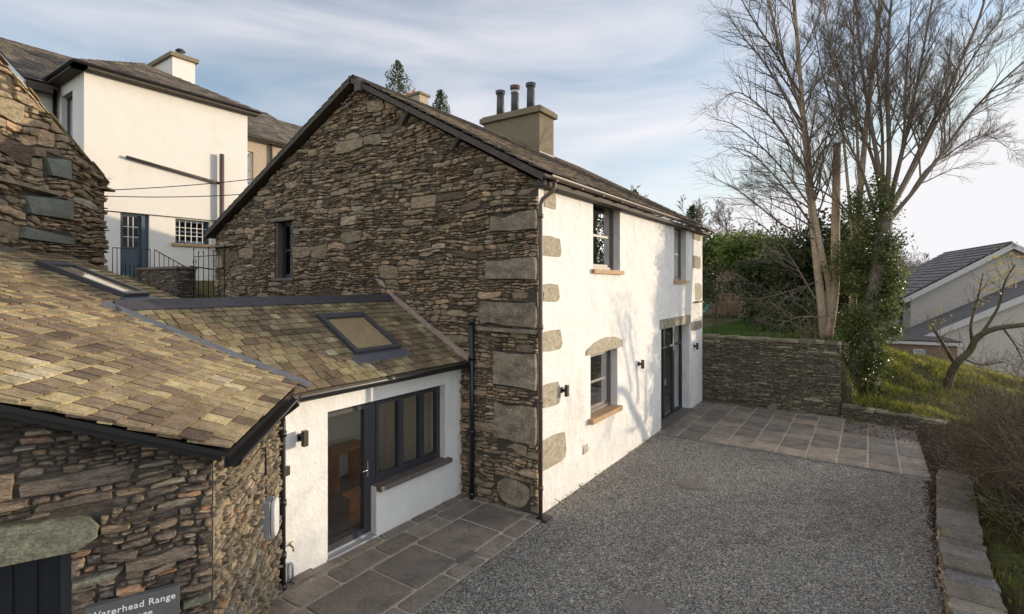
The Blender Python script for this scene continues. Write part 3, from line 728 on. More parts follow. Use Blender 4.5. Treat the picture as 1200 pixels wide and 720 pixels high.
f.build('room_lining', m_room, dr)
s = MB(); s.box(O, U, UP, N, (u0 - .04, u1 + .05), (0, .055), (-.3, .12)); s.build('doorstep', m_slatesill, dr)
# small drip slates at the far corner
s = MB(); a = uX(813, 354); s.box(O, U, UP, N, (a[0], a[0] + .6), (a[1] - .02, a[1] + .02), (0, .14), jit=.01); s.build('drip_ledge', m_quoin, house)
# far and back walls
w = MB(); backing(w, Vector((XF, YB, 0)), -X_, UP, Y_, [(.45, 5.5), (4.48, 7.98), (10.12, 5.1)], [], .45, 0); w.build('far_gable_wall', m_white, house)
w = MB(); backing(w, Vector((XL, YB, 0)), -Y_, UP, -X_, [(0, 5.1), (L - .46, 5.1)], [], .44, 0); w.build('rear_wall', m_white, house)

# roof: slab + slates on the front slope, verge boards
er = Vector((XF + .22, 0, 5.55)); rp = Vector((-8.91, 0, 8.13)); S = (rp - er).normalized(); Nn = Vector((-S.z, 0, S.x)); Nn = Nn if Nn.z > 0 else -Nn
el = Vector((XL - .25, 0, 5.16)); Sl = (rp - el).normalized(); Nl = Vector((-Sl.z, 0, Sl.x)); Nl = Nl if Nl.z > 0 else -Nl
y0, y1 = YG - .16, YB + .14
rf = MB()
rf.prism([Vector((er.x, y0, er.z)), Vector((rp.x, y0, rp.z)), Vector((rp.x, y0, rp.z - .10)), Vector((er.x, y0, er.z - .08))], Vector((0, y1 - y0, 0)), .1, 1)
rf.prism([Vector((el.x, y0, el.z)), Vector((rp.x, y0, rp.z)), Vector((rp.x, y0, rp.z - .10)), Vector((el.x, y0, el.z - .08))], Vector((0, y1 - y0, 0)), .1, 1)
slates(rf, Vector((er.x + .03, y0 - .03, er.z + .005)), Y_, S, [(0, 0), (y1 - y0 + .06, 0), (y1 - y0 + .06, (rp - er).length), (0, (rp - er).length)], 31, w=(.22, .4), ex=(.27, .2), thick=.016, lift=.03)
slates(rf, Vector((el.x - .03, y0 - .03, el.z + .005)), Y_, Sl, [(0, 0), (y1 - y0 + .06, 0), (y1 - y0 + .06, (rp - el).length), (0, (rp - el).length)], 32, w=(.3, .5), ex=(.3, .25), thick=.016, lift=.03)
roof = rf.build('roof', [m_slate_dark, m_darkwood], house)
v = MB()
for E_, SS in ((er, S), (el, Sl)):
    Lr = (rp - E_).length; Nv = Vector((-SS.z, 0, SS.x)); Nv = Nv if Nv.z > 0 else -Nv
    v.box(Vector((E_.x, y0 - .025, E_.z)), SS, Nv, -Y_, (-.03, Lr - .01), (-.105, -.012), (0, .03))
v.build('bargeboard', m_darkwood, roof)
for (a, b_) in (((481, 128), (471, 145)), ((540, 159), (529, 176))):
    A, B = hY(*a, YG - .06), hY(*b_, YG - .06); v = MB(); d = (B - A); v.box(A, d.normalized(), d.normalized().cross(Y_), Y_, (0, d.length), (-.05, .05), (-.05, .05)); v.build('purlin_end', m_darkwood, roof)
v = MB(); A = hY(421, 96, YG - .2); v.box(A, X_, UP, Y_, (-.09, .09), (-.2, .06), (-.06, .06)); v.build('ridge_end', m_slate_dark, roof)
v = MB()
for i in range(25):
    ya = y0 + i * (y1 - y0) / 25; yb = ya + (y1 - y0) / 25 - .01
    v.prism([(rp.x - .17, ya, rp.z - .055), (rp.x, ya, rp.z + .075), (rp.x + .17, ya, rp.z - .055), (rp.x + .15, ya, rp.z - .065), (rp.x, ya, rp.z + .05), (rp.x - .15, ya, rp.z - .065)], Vector((0, yb - ya, 0)), random.random())
v.build('ridge_tiles', m_slate_dark, roof)
# chimney
ch = MB(); cx0, cx1, cy0, cy1, cz = -10.3, -8.17, 13.3, 14.15, 9.12
ch.abox((cx0, cx1), (cy0, cy1), (6.9, cz - .13)); ch.build('chimney', m_chim, roof)
chimney = bpy.data.objects['chimney']
c = MB(); c.abox((cx0 - .1, cx1 + .1), (cy0 - .1, cy1 + .1), (cz - .13, cz + .03)); c.abox((cx0 - .04, cx1 + .04), (cy0 - .04, cy1 + .04), (cz + .03, cz + .09)); c.build('chimney_cap', m_chim, chimney, bevel=.015)
c = MB(); c.box((cx1 + .008, cy0 - .02, 6.9), X_, Y_, UP, (-.05, .01), (0, cy1 - cy0 + .04), (0.2, .92)); c.build('lead_apron', m_lead, chimney)
m_pot = plain('dark grey chimney pot', (.055, .055, .06), .6, 0, .2, 8); m_pot2 = plain('red brown pot cap', (.12, .05, .04), .6); m_potw = plain('pale pot collar', (.45, .43, .40), .7)
for i, (px, yt) in enumerate(((586.5, 106.5), (603.5, 100.5), (622, 97.5))):
    A = hY(px, yt, 13.72); c = MB(); zz = cz + .09
    c.tube([(A.x, 13.72, zz), (A.x, 13.72, A.z - .12)], [.135, .12], 18, m=0); c.build('chimney_pot', m_pot, chimney)
    c = MB(); c.tube([(A.x, 13.72, A.z - .14), (A.x, 13.72, A.z - .10), (A.x, 13.72, A.z - .10), (A.x, 13.72, A.z - .02), (A.x, 13.72, A.z)], [.13, .165, .155, .165, .08], 18); c.build('pot_cap', m_pot2 if i == 1 else m_pot, chimney)
    if i == 1: c = MB(); c.tube([(A.x, 13.72, A.z - .26), (A.x, 13.72, A.z - .17)], .135, 18); c.build('pot_collar', m_potw, chimney)

def halfpipe(mb, A, B, out_, r, k=8, th=.006):
    A, B = Vector(A), Vector(B); d = (B - A).normalized(); o = Vector(out_)
    vs = []
    for P_ in (A, B):
        for rr in (r, r - th):
            for i in range(k + 1):
                t = math.pi * i / k; vs.append(P_ + o * (math.cos(t) * rr) - UP * (math.sin(t) * rr))
    K = k + 1; fs = []
    for i in range(k): fs += [(i, i + 1, 2 * K + i + 1, 2 * K + i), (K + i, 3 * K + i, 3 * K + i + 1, K + i + 1)]
    fs += [(0, 2 * K, 3 * K, K), (k, K + k, 3 * K + k, 2 * K + k)]
    mb.raw(vs, fs, .5, 0, False)
gt = MB(); gxp, gz = XF + .27, 5.53
halfpipe(gt, (gxp, YG - .1, gz), (gxp, YB + .15, gz - .0), X_, .065)
gut = gt.build('gutter', m_brown, house)
for i in range(12):
    y = YG + .05 + i * .88; c = MB(); c.abox((XF + .0, gxp + .07), (y - .015, y + .015), (gz - .085, gz - .066)); c.build('gutter_bracket', m_brown, gut)
# rafter feet under the eave
e = MB(); e.abox((XF + .002, XF + .20), (YG - .12, YB + .12), (5.38, 5.46)); e.build('eave_soffit', m_darkwood, house)
def pipe(parent, pts, rad, mat, name='downpipe', clips=()):
    c = MB(); c.tube(pts, rad, 12); o = c.build(name, mat, parent)
    for z in clips:
        P_ = Vector((pts[-1][0], pts[-1][1], z)); c = MB(); c.tube([P_ - UP * .035, P_ + UP * .035], rad * 1.3, 12); c.build('pipe_collar', mat, o)
    return o
dx, dy = -4.36, 7.135
pipe(house, [(gxp, dy + .1, gz - .06), (gxp, dy + .1, gz - .16), (gxp - .03, dy + .08, gz - .24), (dx + .02, dy + .02, gz - .36), (dx, dy, gz - .45), (dx, dy, 2.4), (dx, dy, .02)], .034, m_brown, clips=(4.9, 3.1, 1.9, .5))
A = hY(553, 583, YG - .09); tz = hY(553, 374, YG - .09).z
pipe(house, [(A.x, YG - .09, tz), (A.x, YG - .09, .0)], .045, m_black, clips=(tz - .05, 2.5, 1.2, .1))

# ================================================================== EXTENSION (part of the same range, its own low roof)
XE, EZ = -6.05, 2.42
ext = thing('rendered_extension', (XE, 5.4, 0), 'single storey white rendered extension with glazed door and mossy slate roof', 'house extension')
O = Vector((XE, 3.67, 0)); U = Y_; N = X_
def uE(px, py, x=XE): p = hX(px, py, x); return (p.y - 3.67, p.z)
d0 = uE(384, 0)[0]; d1 = uE(441, 0)[0]; w1 = uE(521.5, 0)[0]; ht = uE(384, 483)[1]; sv = uE(480, 555)[1]
sv = 1.0 if not (.7 < sv < 1.3) else sv
print('EXT', d0, d1, w1, ht, sv)
LE = 7.165 - 3.67
w = MB(); backing(w, O, U, UP, N, [(-.0, 2.36), (LE, 2.36)], [(d0, 0.03, d1, ht), (d1, sv, w1, ht)], .32, 0); w.build('front_wall', m_white2, ext)
rec = .12
# door: outer frame, leaf, glass, handle, sill
f = MB()
def fb(mb, a, b, c, d, n0, n1): mb.box(O, U, UP, N, (a, b), (c, d), (n0, n1))
fb(f, d0, d0 + .035, .04, ht, -rec - .09, -rec); fb(f, d1 - .03, d1 + .05, .04, ht, -rec - .09, -rec); fb(f, d0 + .035, d1 - .03, ht - .05, ht, -rec - .09, -rec)
door = f.build('glazed_door', m_anth, ext)
f = MB(); a, b = d0 + .04, d1 - .035
fb(f, a, a + .045, .09, ht - .055, -rec - .07, -rec + .01); fb(f, b - .10, b, .09, ht - .055, -rec - .07, -rec + .01); fb(f, a + .045, b - .10, ht - .11, ht - .055, -rec - .07, -rec + .01); fb(f, a + .045, b - .10, .09, .17, -rec - .07, -rec + .01)
leaf = f.build('door_leaf', m_anth, door)
f = MB(); fb(f, a + .03, b - .09, .16, ht - .10, -rec - .045, -rec - .035); f.build('pane', m_glass, door)
f = MB(); fb(f, b - .06, b - .03, .92, 1.16, -rec + .01, -rec + .022); f.tube([O + U * (b - .045) + UP * 1.04 + N * (-rec + .02), O + U * (b - .045) + UP * 1.04 + N * (-rec + .06), O + U * (b - .17) + UP * 1.04 + N * (-rec + .065)], .010, 8); f.build('handle', plain('steel handle', (.6, .6, .6), .25, 1), door)
f = MB(); fb(f, d0, d1 + .0, .028, .055, -rec - .2, .015); fb(f, d0 + .002, d1 - .002, .055, .085, -rec - .1, -rec + .03); f.build('threshold', m_grey, door)
# three casements
f = MB(); ws = d1 + .05
fb(f, ws, w1, sv, sv + .06, -rec - .09, -rec); fb(f, ws, w1, ht - .05, ht, -rec - .09, -rec); fb(f, w1 - .05, w1, sv + .06, ht - .05, -rec - .09, -rec)
fb(f, ws, ws + .04, sv + .06, ht - .05, -rec - .09, -rec); win = f.build('window', m_anth, ext); cuts = [ws + .04, ws + (w1 - ws) * .37, ws + (w1 - ws) * .69, w1 - .05]
for i in range(3):
    a, b = cuts[i], cuts[i + 1]; f = MB(); n0, n1 = -rec - .07, -rec + .012
    fb(f, a, a + .055, sv + .062, ht - .052, n0, n1); fb(f, b - .055, b, sv + .062, ht - .052, n0, n1); fb(f, a + .055, b - .055, sv + .062, sv + .12, n0, n1); fb(f, a + .055, b - .055, ht - .105, ht - .052, n0, n1); f.build('casement', m_anth, win)
    f = MB(); fb(f, a + .045, b - .045, sv + .11, ht - .095, -rec - .04, -rec - .03); f.build('pane', m_glass, win)
f = MB(); f.box(O, U, UP, N, (d1 - .0, w1 + .09), (sv - .06, sv + .014), (-.115, .10), jit=.003); f.build('window_sill', m_slatesill, ext, bevel=.008)
# interior room
f = MB(); xr0, xr1, yr0, yr1, zc = -8.5, XE - .33, 3.75, 7.1, 2.35
m_int = plain('cream interior plaster', (.80, .74, .62), .9); m_tile = plain('dark slate floor tiles', (.16, .14, .12), .35, 0, .35, 3)
f.face([(xr0, yr0, .03), (xr1, yr0, .03), (xr1, yr1, .03), (xr0, yr1, .03)], .5, 1)
f.face([(xr0, yr0, zc), (xr0, yr1, zc), (xr1, yr1, zc), (xr1, yr0, zc)], .5, 0)
f.face([(xr0, yr0, 0), (xr0, yr1, 0), (xr0, yr1, zc), (xr0, yr0, zc)], .5, 0)
f.face([(xr0, yr1, 0), (xr1 + .01, yr1, 0), (xr1 + .01, yr1, zc), (xr0, yr1, zc)], .5, 0)
f.face([(xr0, yr0, 0), (xr0, yr0, zc), (xr1 + .01, yr0, zc), (xr1 + .01, yr0, 0)], .5, 0)
f.build('room_lining', [m_int, m_tile], ext)
f = MB(); f.abox((-7.05, -6.95), (5.3, 6.9), (1.95, 2.03)); f.build('curtain_rail', m_wood, ext)
def bench(px, py, z, label, x, w_=.32, L_=1.1, h=.46):
    A = hX(px, py, x); t_ = thing('bench', (x, A.y, .03), label, 'bench')
    s = MB(); s.abox((x - w_ / 2, x + w_ / 2), (A.y - L_ / 2, A.y + L_ / 2), (h - .05, h)); s.build('seat', m_wood, t_, bevel=.006)
    for sgn in (-1, 1):
        s = MB(); yy = A.y + sgn * (L_ / 2 - .15); s.abox((x - w_ / 2 + .02, x + w_ / 2 - .02), (yy - .02, yy + .02), (.03, h - .05)); s.build('leg', m_wood, t_)
    s = MB(); s.abox((x - .015, x + .015), (A.y - L_ / 2 + .17, A.y + L_ / 2 - .17), (h - .14, h - .055)); s.build('stretcher', m_wood, t_)
bench(423, 590, 0, 'orange wooden bench just inside the glazed door, by its right edge', -6.75, .3, .5, .48)
bench(403, 521, 0, 'long wooden table seen deep in the room through the glazed door', -8.0, .4, .8, .80)

# extension roof
XR, RZ = -7.81, 3.50
E = Vector((-5.86, 2.2, EZ)); R_ = Vector((XR, 2.2, RZ)); S = (R_ - E).normalized(); Lr = (R_ - E).length; LYr = 7.14 - 2.2
rf = MB()
rf.prism([E, R_, R_ - UP * .1, E - UP * .05], Vector((0, LYr, 0)), .1, 1)
Bk = Vector((-9.9, 2.2, RZ - (XR + 9.9) * .57)); rf.prism([Bk, R_, R_ - UP * .1, Bk - UP * .05], Vector((0, LYr, 0)), .1, 1)
def ext_rnd(rg_, u, s):
    return min(1, max(0, rg_.gauss(.5 + .25 * noise.noise(Vector((u * .8, s, 6))), .19)))
slates(rf, Vector((E.x + .02, 2.2, E.z + .004)), Y_, S, [(0, 0), (LYr, 0), (LYr, Lr), (0, Lr)], 41, w=(.15, .25), ex=(.17, .13), thick=.012, lift=.024, rnd=ext_rnd, gap=.007)
slates(rf, Vector((Bk.x, 2.2, Bk.z)), Y_, (R_ - Bk).normalized(), [(0, 0), (LYr, 0), (LYr, (R_ - Bk).length), (0, (R_ - Bk).length)], 42, w=(.2, .3), ex=(.2, .18))
xroof = rf.build('roof', [m_slate_ext, m_darkwood], ext)
v = MB()
for i in range(11):
    ya = 2.5 + i * .425; yb = ya + .43; h_ = .004 * (i % 2)
    v.prism([(XR - .16, ya, RZ - .03), (XR, ya, RZ + .10 + h_), (XR + .16, ya, RZ - .03 + h_), (XR + .14, ya, RZ - .05), (XR, ya, RZ + .06), (XR - .14, ya, RZ - .05)], Vector((0, yb - ya, 0)), random.random())
v.build('ridge_tiles', m_ridge, xroof)
Nx = U.cross(S); Nx = S.cross(Y_); Nx = Nx if Nx.z > 0 else -Nx
v = MB(); v.box(Vector((E.x, 7.165, E.z)), S, Nx, -Y_, (-.02, Lr + .1), (.02, .09), (0, .12)); v.build('verge_coping', m_verge, xroof)
# skylight in the extension roof
def on_roof(px, py, O_, N_): return hit(px, py, O_, N_)
def roof_uv(p, O_, U_, S_): d = p - O_; return d.dot(U_), d.dot(S_)
def skylight(parent, O_, U_, S_, N_, u0, s0, u1, s1, gm):
    f = MB(); fw = .075
    for (a, b, c, d) in ((u0, u0 + fw, s0, s1), (u1 - fw, u1, s0, s1), (u0 + fw, u1 - fw, s0, s0 + fw), (u0 + fw, u1 - fw, s1 - .12, s1)): f.box(O_, U_, S_, N_, (a, b), (c, d), (-.02, .11))
    k = f.build('skylight', m_skyl, parent)
    f = MB(); f.box(O_, U_, S_, N_, (u0 + .05, u1 - .05), (s0 + .05, s1 - .1), (.088, .094)); f.build('pane', gm[0], k)
    f = MB(); f.box(O_, U_, S_, N_, (u0 + .04, u1 - .04), (s0 + .04, s1 - .09), (.06, .068)); f.build('blind', gm[1], k)
    f = MB(); f.box(O_, U_, S_, N_, (u0 - .10, u1 + .10), (s0 - .22, s0), (.044, .056)); f.build('lead_apron', m_leaddark, k)
m_skyl = plain('grey skylight cladding', (.055, .055, .062), .45); m_leaddark = plain('dull lead apron', (.085, .085, .095), .5, 0, .2, 8)
m_blind = plain('tan skylight lining', (.36, .26, .14), .8, 0, .1, 8); m_blind2 = plain('pale skylight lining', (.62, .50, .33), .8)
p = [roof_uv(hit(x, y, E, Nx), E, Y_, S) for x, y in ((371, 375), (425, 371), (465, 411), (415, 421))]
print('SKY', p)
u0 = (p[0][0] + p[3][0]) / 2; u1 = (p[1][0] + p[2][0]) / 2; s1 = (p[0][1] + p[1][1]) / 2; s0 = (p[2][1] + p[3][1]) / 2
skylight(xroof, E, Y_, S, Nx, u0, s0, u1, s1, (m_glass, m_blind))
# gutter of the extension
gt = MB(); halfpipe(gt, (-5.80, 3.70, EZ - .03), (-5.80, 7.12, EZ - .03), X_, .055); gt.abox((XE + .002, XE + .15), (3.7, 7.14), (EZ - .12, EZ - .035)); gt.build('gutter', m_black, ext)

# ================================================================== NEAR COTTAGE
near = thing('slate_cottage', (C0.x, C0.y, 0), 'low slate cottage with splayed corner, stone door lintel and weathered slate roof', 'cottage')
# splay wall
dS = (C0 - J0); Ls = dS.length; Us = dS.normalized()
def UN(U_): return U_.cross(UP)
O = J0 + splay_n * -.0
# U must satisfy U x UP = N ; choose U from C0 to J0 or reverse
Uu = (J0 - C0).normalized(); Nsp = Uu.cross(UP)
if Nsp.dot(splay_n) < 0: Uu = -Uu; Nsp = -Nsp; Os = J0
else: Os = C0
w = MB(); topz = 2.36
backing(w, Os, Uu, UP, Nsp, [(0, topz), (Ls, topz)], [], .4, 1)
rubble(w, Os, Uu, UP, Nsp, [(0, 0), (Ls - .02, 0), (Ls - .02, topz), (0, topz)], [], 17, bh=(.16, .32), th=(.03, .10), wl=(1.5, 4.5), depth=(0, .055), warp=.07)
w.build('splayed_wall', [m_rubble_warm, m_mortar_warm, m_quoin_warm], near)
# front gable wall with the doorway
Uf = wd; Nf = Uf.cross(UP)
if Nf.dot(wn_) < 0: Uf = -wd; Nf = Uf.cross(UP)
FLn = 3.2
if Uf.dot(wd) > 0: Of = C0 - wd * FLn
else: Of = C0
def uF(px, py):
    p = hit(px, py, C0, wn_); return ((p - Of).dot(Uf), p.z)
def slope_top(u):  # roof plane above the wall
    p = Of + Uf * u; q = (p - P0).dot(sn); return 2.5 + KN * q - .05
fp = [(0, slope_top(0)), (FLn, slope_top(FLn))]
a = uF(77, 645); dr0 = uF(83, 645)[0]; lint_b = uF(60, 650)[1]; lt = uF(60, 607)[1]
far_ = dr0 - 1.0 if Uf.dot(wd) > 0 else dr0 + 1.0
hl = (min(dr0, far_), 0.0, max(dr0, far_), lint_b)
le = uF(117, 620)[0]; lstart = hl[0] - .3
lq = [(lstart, lint_b + .0), (le - .12, lint_b), (le - .01, lint_b + .07), (le, lint_b + .16), (le - .05, lt - .03), (le - .3, lt + .0), (lstart + .5, lt + .03), (lstart, lt - .02)]
if le < lstart: lq = None
print('NEAR', Of, Uf, hl, lq)
w = MB()
backing(w, Of, Uf, UP, Nf, fp, [hl], .4, 1)
bigs = [lq] if lq else []
a1 = uF(83, 690); a2 = uF(146, 662); bigs.append([(a1[0] + .01, a1[1] - .0), (a2[0] - .06, a1[1] + .01), (a2[0], a2[1] - .0), (a1[0] + .01, a2[1] - .03)])
a1 = uF(212, 712); a2 = uF(249, 690); bigs.append([(a1[0] + .01, a1[1]), (a2[0] - .01, a1[1] + .01), (a2[0] - .01, a2[1]), (a1[0] + .01, a2[1] - .02)])
rubble(w, Of, Uf, UP, Nf, [(0, 0), (FLn - .01, 0), (FLn - .01, slope_top(FLn)), (0, slope_top(0))], [hl], 23, bh=(.14, .28), th=(.024, .085), wl=(1.8, 5), depth=(.006, .06), warp=.06, gap=.003, bigp=.05, big=bigs)
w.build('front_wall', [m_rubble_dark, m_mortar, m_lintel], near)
f = MB(); dk = plain('very dark blue door', (.012, .014, .022), .4)
u0, v0, u1, v1 = hl; 
f.box(Of, Uf, UP, Nf, (u0, u1 - .07), (0, v1), (-.22, -.16))
dd = f.build('door', dk, near)
for i in range(7):
    f = MB(); x = u0 + (u1 - u0 - .07) * (i + .5) / 7; f.box(Of, Uf, UP, Nf, (x - .055, x + .055), (0, v1 - .08), (-.16, -.145)); f.build('door_board', dk, dd)
f = MB(); f.box(Of, Uf, UP, Nf, (u1 - .07, u1), (0, v1), (-.24, -.08)); f.build('door_frame', m_anth, near)
# roof of the near cottage
Sx = (sn + UP * KN).normalized(); kS = math.sqrt(1 + KN * KN)      # per metre of plan
Nr = sr.cross(Sx); Nr = Nr if Nr.z > 0 else -Nr
QM = 4.1
vg = -.337
poly = [(0, 0), (5.35, 0), (5.35, QM * kS), (vg * QM, QM * kS)]
rf = MB()
pts = [P0, P0 + sr * 5.35, P0 + sr * 5.35 + (sn + UP * KN) * QM, P0 + sr * vg * QM + (sn + UP * KN) * QM]
rf.prism([p - UP * .045 for p in pts], UP * .04, .1, 2)  # slab blackened to paint in the deep shade below the slate edge
def near_rnd(rg_, u, s): return min(1, max(0, rg_.gauss(.42 + .32 * noise.noise(Vector((u * .7, s * .9, 2))), .155)))
slates(rf, P0 + UP * .004, sr, Sx, poly, 51, w=(.15, .25), ex=(.19, .12), thick=.015, lift=.028, rnd=near_rnd, gap=.008)
nroof = rf.build('roof', [m_slate_near, m_darkwood, m_black], near)
f = MB(); A = P0 + Nr * .0; B = pts[3]; d = (B - A).normalized(); sd = d.cross(UP).normalized()
f.box(A, d, UP, sd, (.05, (B - A).length), (-.09, -.05), (-.06, -.02) if sd.dot(wn_) > 0 else (.02, .06)); f.build('bargeboard', m_black, nroof)  # no real board: black strip stands in for the shadow under the slates
# skylight near cottage
p = [roof_uv(hit(x, y, P0, Nr), P0, sr, Sx) for x, y in ((40, 313), (95, 316), (165, 351), (140, 353))]
print('SKY2', p)
skylight(nroof, P0, sr, Sx, Nr, 3.74, 2.70, 4.45, 3.86, (m_glass, m_blind2))
# valley lead between the two roofs
def nz(p): return 2.5 + KN * (p - P0).dot(sn)
va = []
for i in range(15):
    x = -5.88 + (XR + 5.88) * i / 14; z = EZ + (E.x - x) * (RZ - EZ) / (E.x - XR)
    q = (z - 2.5) / KN; y = (q / 1 - (x - P0.x) * sn.x) / sn.y + P0.y; va.append(Vector((x, y, z)))
d = (va[-1] - va[0]).normalized(); hz = Vector((d.x, d.y, 0)).normalized(); sd = hz.cross(UP)
sd = sd if sd.dot(-sr) > 0 else -sd      # towards the near cottage
f = MB(); w_ = .05
for a, b in zip(va, va[1:]):
    lift_ = .045
    q = [a, b, b + sd * w_, a + sd * w_]; q = [Vector((t.x, t.y, max(nz(t), 0) + lift_)) for t in q]; f.face(q, .5)
    q2 = [a - sd * .05, b - sd * .05, b, a]; f.face([Vector((q2[0].x, q2[0].y, q2[0].z + .10)), Vector((q2[1].x, q2[1].y, q2[1].z + .10)), Vector((b.x, b.y, nz(b) + .045)), Vector((a.x, a.y, nz(a) + .045))], .5)
f.build('valley_lead', m_lead, nroof)
# top flashing
A, B = pts[3], pts[2]; f = MB(); f.box(A, (B - A).normalized(), Sx, Nr, (0, (B - A).length - 1.2), (-.13, .03), (.04, .06)); f.build('top_flashing', m_lead, nroof)
# gutter round the splay + corner downpipe
gt = MB(); o = splay_n; A = P0 + o * .05 - UP * .05 - sr * .03; B = P0 + sr * 2.36 + o * .05 - UP * .05
halfpipe(gt, A, B, o, .058); gt.box(P0 - UP * .12, sr, UP, o, (.0, 2.3), (0, .07), (-.03, .0)); gt.build('gutter', m_black, near)
pj = Vector((-5.945, 3.635, 0)); pe = Vector((B.x, B.y, B.z - .06))
pipe(near, [pe, pe - UP * .06, pj + UP * 2.18, pj + UP * 2.1, pj + UP * 1.0, pj + UP * .03], .036, m_black, clips=(1.95, 1.1, .45, .06))

# ================================================================== TALL BUILDING behind the near roof
tall = thing('gabled_barn', pts[3], 'tall dark slate stone gable rising behind the weathered cottage roof', 'stone barn')
QW = 4.05; Q0 = P0 + sn * QW; Q0 = Vector((Q0.x, Q0.y, 0))
Nt = splay_n; Ut = sr if sr.cross(UP).dot(Nt) > 0 else -sr
def pT(px, py): return hit(px, py, Q0, Nt)
A = pT(122, 213); B = pT(-120, 0); T1 = pT(0, 77); print('TALL', A, T1, B)
sl = (T1.z - A.z) / ((T1 - A).dot(-sr)) ; print('slope', sl)
A0 = Vector((A.x, A.y, 0))
Ot = A0 if Ut.dot(-sr) > 0 else A0 - sr * 6
Lt = 6.0
if Ot == A0: topT = [(0, A.z), (Lt, A.z + sl * Lt)]
else: topT = [(0, A.z + sl * Lt), (Lt, A.z)]
def uT(px, py): p = pT(px, py); return ((p - Ot).dot(Ut), p.z)
rg = random.Random(4)
def tq(x0, y0, x1, y1):
    return qbox(uT, x0, y0, x1, y1, rg, .015)
def tpoly(*c):
    q = [uT(*p) for p in c]; out_ = []
    for k in range(len(q)):
        a_, b_ = q[k], q[(k + 1) % len(q)]
        for t in (.04, .5, .93): out_.append((a_[0] + (b_[0] - a_[0]) * t + rg.uniform(-.008, .008), a_[1] + (b_[1] - a_[1]) * t + rg.uniform(-.008, .008)))
    return out_ if area(out_) > 0 else out_[::-1]
big = [tpoly((47, 184), (77, 187), (78, 211), (55, 206)), tpoly((23, 228), (80, 235), (80, 258), (30, 251)), tpoly((23, 265), (81, 279), (81, 288), (22, 279))]
w = MB(); v0_ = 3.2
backing(w, Ot, Ut, UP, Nt, topT, [], .5, 1, v0=v0_)
rubble(w, Ot, Ut, UP, Nt, [(0, v0_), (Lt, v0_), (topT[1][0], topT[1][1]), (topT[0][0], topT[0][1])], [], 29, bh=(.18, .36), th=(.04, .13), wl=(1.8, 4.5), depth=(-.01, .09), warp=.08, big=big)
w.build('gable_wall', [m_rubble, m_mortar, m_greenslab], tall)
w = MB(); e_ = Ut if Ot != A0 else -Ut   # return wall going back at the corner
w.box(A0, sn, UP, -sr, (.45, 4.5), (3.2, A.z - .06), (-.0, .0 + .4) if False else (-.4, .0)); w.build('side_wall', m_rubble, tall)
# verge slates
rg = random.Random(8); vv = MB(); dirT = (T1 - A).normalized(); perp = dirT.cross(Nt); perp = perp if perp.z > 0 else -perp
s = -.12
while s < 6.2:
    L_ = rg.uniform(.18, .34)
    P_ = A + dirT * s
    vv.box(P_ + perp * rg.uniform(0, .01), dirT, perp, Nt, (0, L_ + .05), (.0, .018), (-4.0, rg.uniform(.02, .06)), rg.random(), 0, .004)
    vv.box(P_ + perp * .02, (dirT + perp * .06).normalized(), perp, Nt, (.05, L_ + .09), (.0, .016), (-4.0, rg.uniform(.05, .10)), rg.random(), 0, .004)
    s += L_
vv.build('roof', m_slate_near, tall)
ws_ = MB(); w0 = hit(0, 219, Q0, Nt); ws_.box(A0, Ut, UP, Nt, (0, 0.01), (0, .01), (0, .01))
w = MB(); za = pT(62, 227).z; ua = uT(62, 227)[0]; ub = uT(0, 220)[0]
w.box(Ot, Ut, UP, Nt, (min(ua, ub) - (1.5 if ub < ua else 0), max(ua, ub) + (1.5 if ub > ua else 0)), (za - .03, za + .02), (0, .13), jit=.01); w.build('drip_ledge', m_quoin, tall)
w = MB(); w.box(Vector((A.x, A.y, A.z - .16)), -Ut if Ot == A0 else Ut, UP, Nt, (-.2, .12), (0, .04), (-.3, .12), jit=.01); w.build('corner_slate', m_slate_near, tall)
# ================================================================== WHITE HOUSE up the lane
XW = -20.0
wh = thing('white_house', (XW, 8, 3.3), 'tall cream white rendered house with hipped slate roof and blue door', 'house')
O = Vector((XW, 0, 0)); U = Y_; N = X_
def uW(px, py): p = hX(px, py, XW); return (p.y, p.z)
yA = uW(98.5, 80)[0]; yB = uW(290, 128)[0]; zt = 10.5; ZB = 3.2
a = uW(141, 250); b = uW(175, 322); bd = (a[0], 4.08, b[0], uW(158, 250)[1])
a = uW(205.5, 256); b = uW(246, 287); bw_ = (a[0], uW(225, 286)[1], b[0], uW(225, 258)[1])
print('WH', yA, yB, bd, bw_)
w = MB(); backing(w, O, U, UP, N, [(yA, zt), (yB, zt)], [bd, bw_], .4, 0, v0=ZB); w.build('front_wall', m_house, wh)
# side wall facing the lane with a tall sash
O2 = Vector((-22.55, yA, 0))
def uS(px, py): p = hY(px, py, yA); return (p.x + 22.55, p.z)
a = uS(72, 114); b = uS(85, 165); sw_ = (a[0], b[1] - 1.0, b[0], a[1])
w = MB(); backing(w, O2, X_, UP, -Y_, [(0, zt), (2.16, zt)], [sw_], .4, 0, v0=ZB); w.build('side_wall', m_house, wh)
window_unit(wh, O2, X_, -Y_, sw_[0], sw_[1], sw_[2], sw_[3], .15, m_blue, fw=.05, glass=m_glass_old)
w = MB(); w.abox((-27, -20.4), (yB - .4, yB), (ZB, zt)); w.build('rear_wall', m_house, wh)
wi = window_unit(wh, O, U, N, bw_[0], bw_[1], bw_[2], bw_[3], .12, m_blue, fw=.05, bars=(6, 3, m_palewood))
s = MB(); s.box(O, U, UP, N, (bw_[0] - .12, bw_[2] + .1), (bw_[1] - .1, bw_[1]), (-.1, .08)); s.build('window_sill', m_sandsill, wi)
f = MB(); u0, v0, u1, v1 = bd
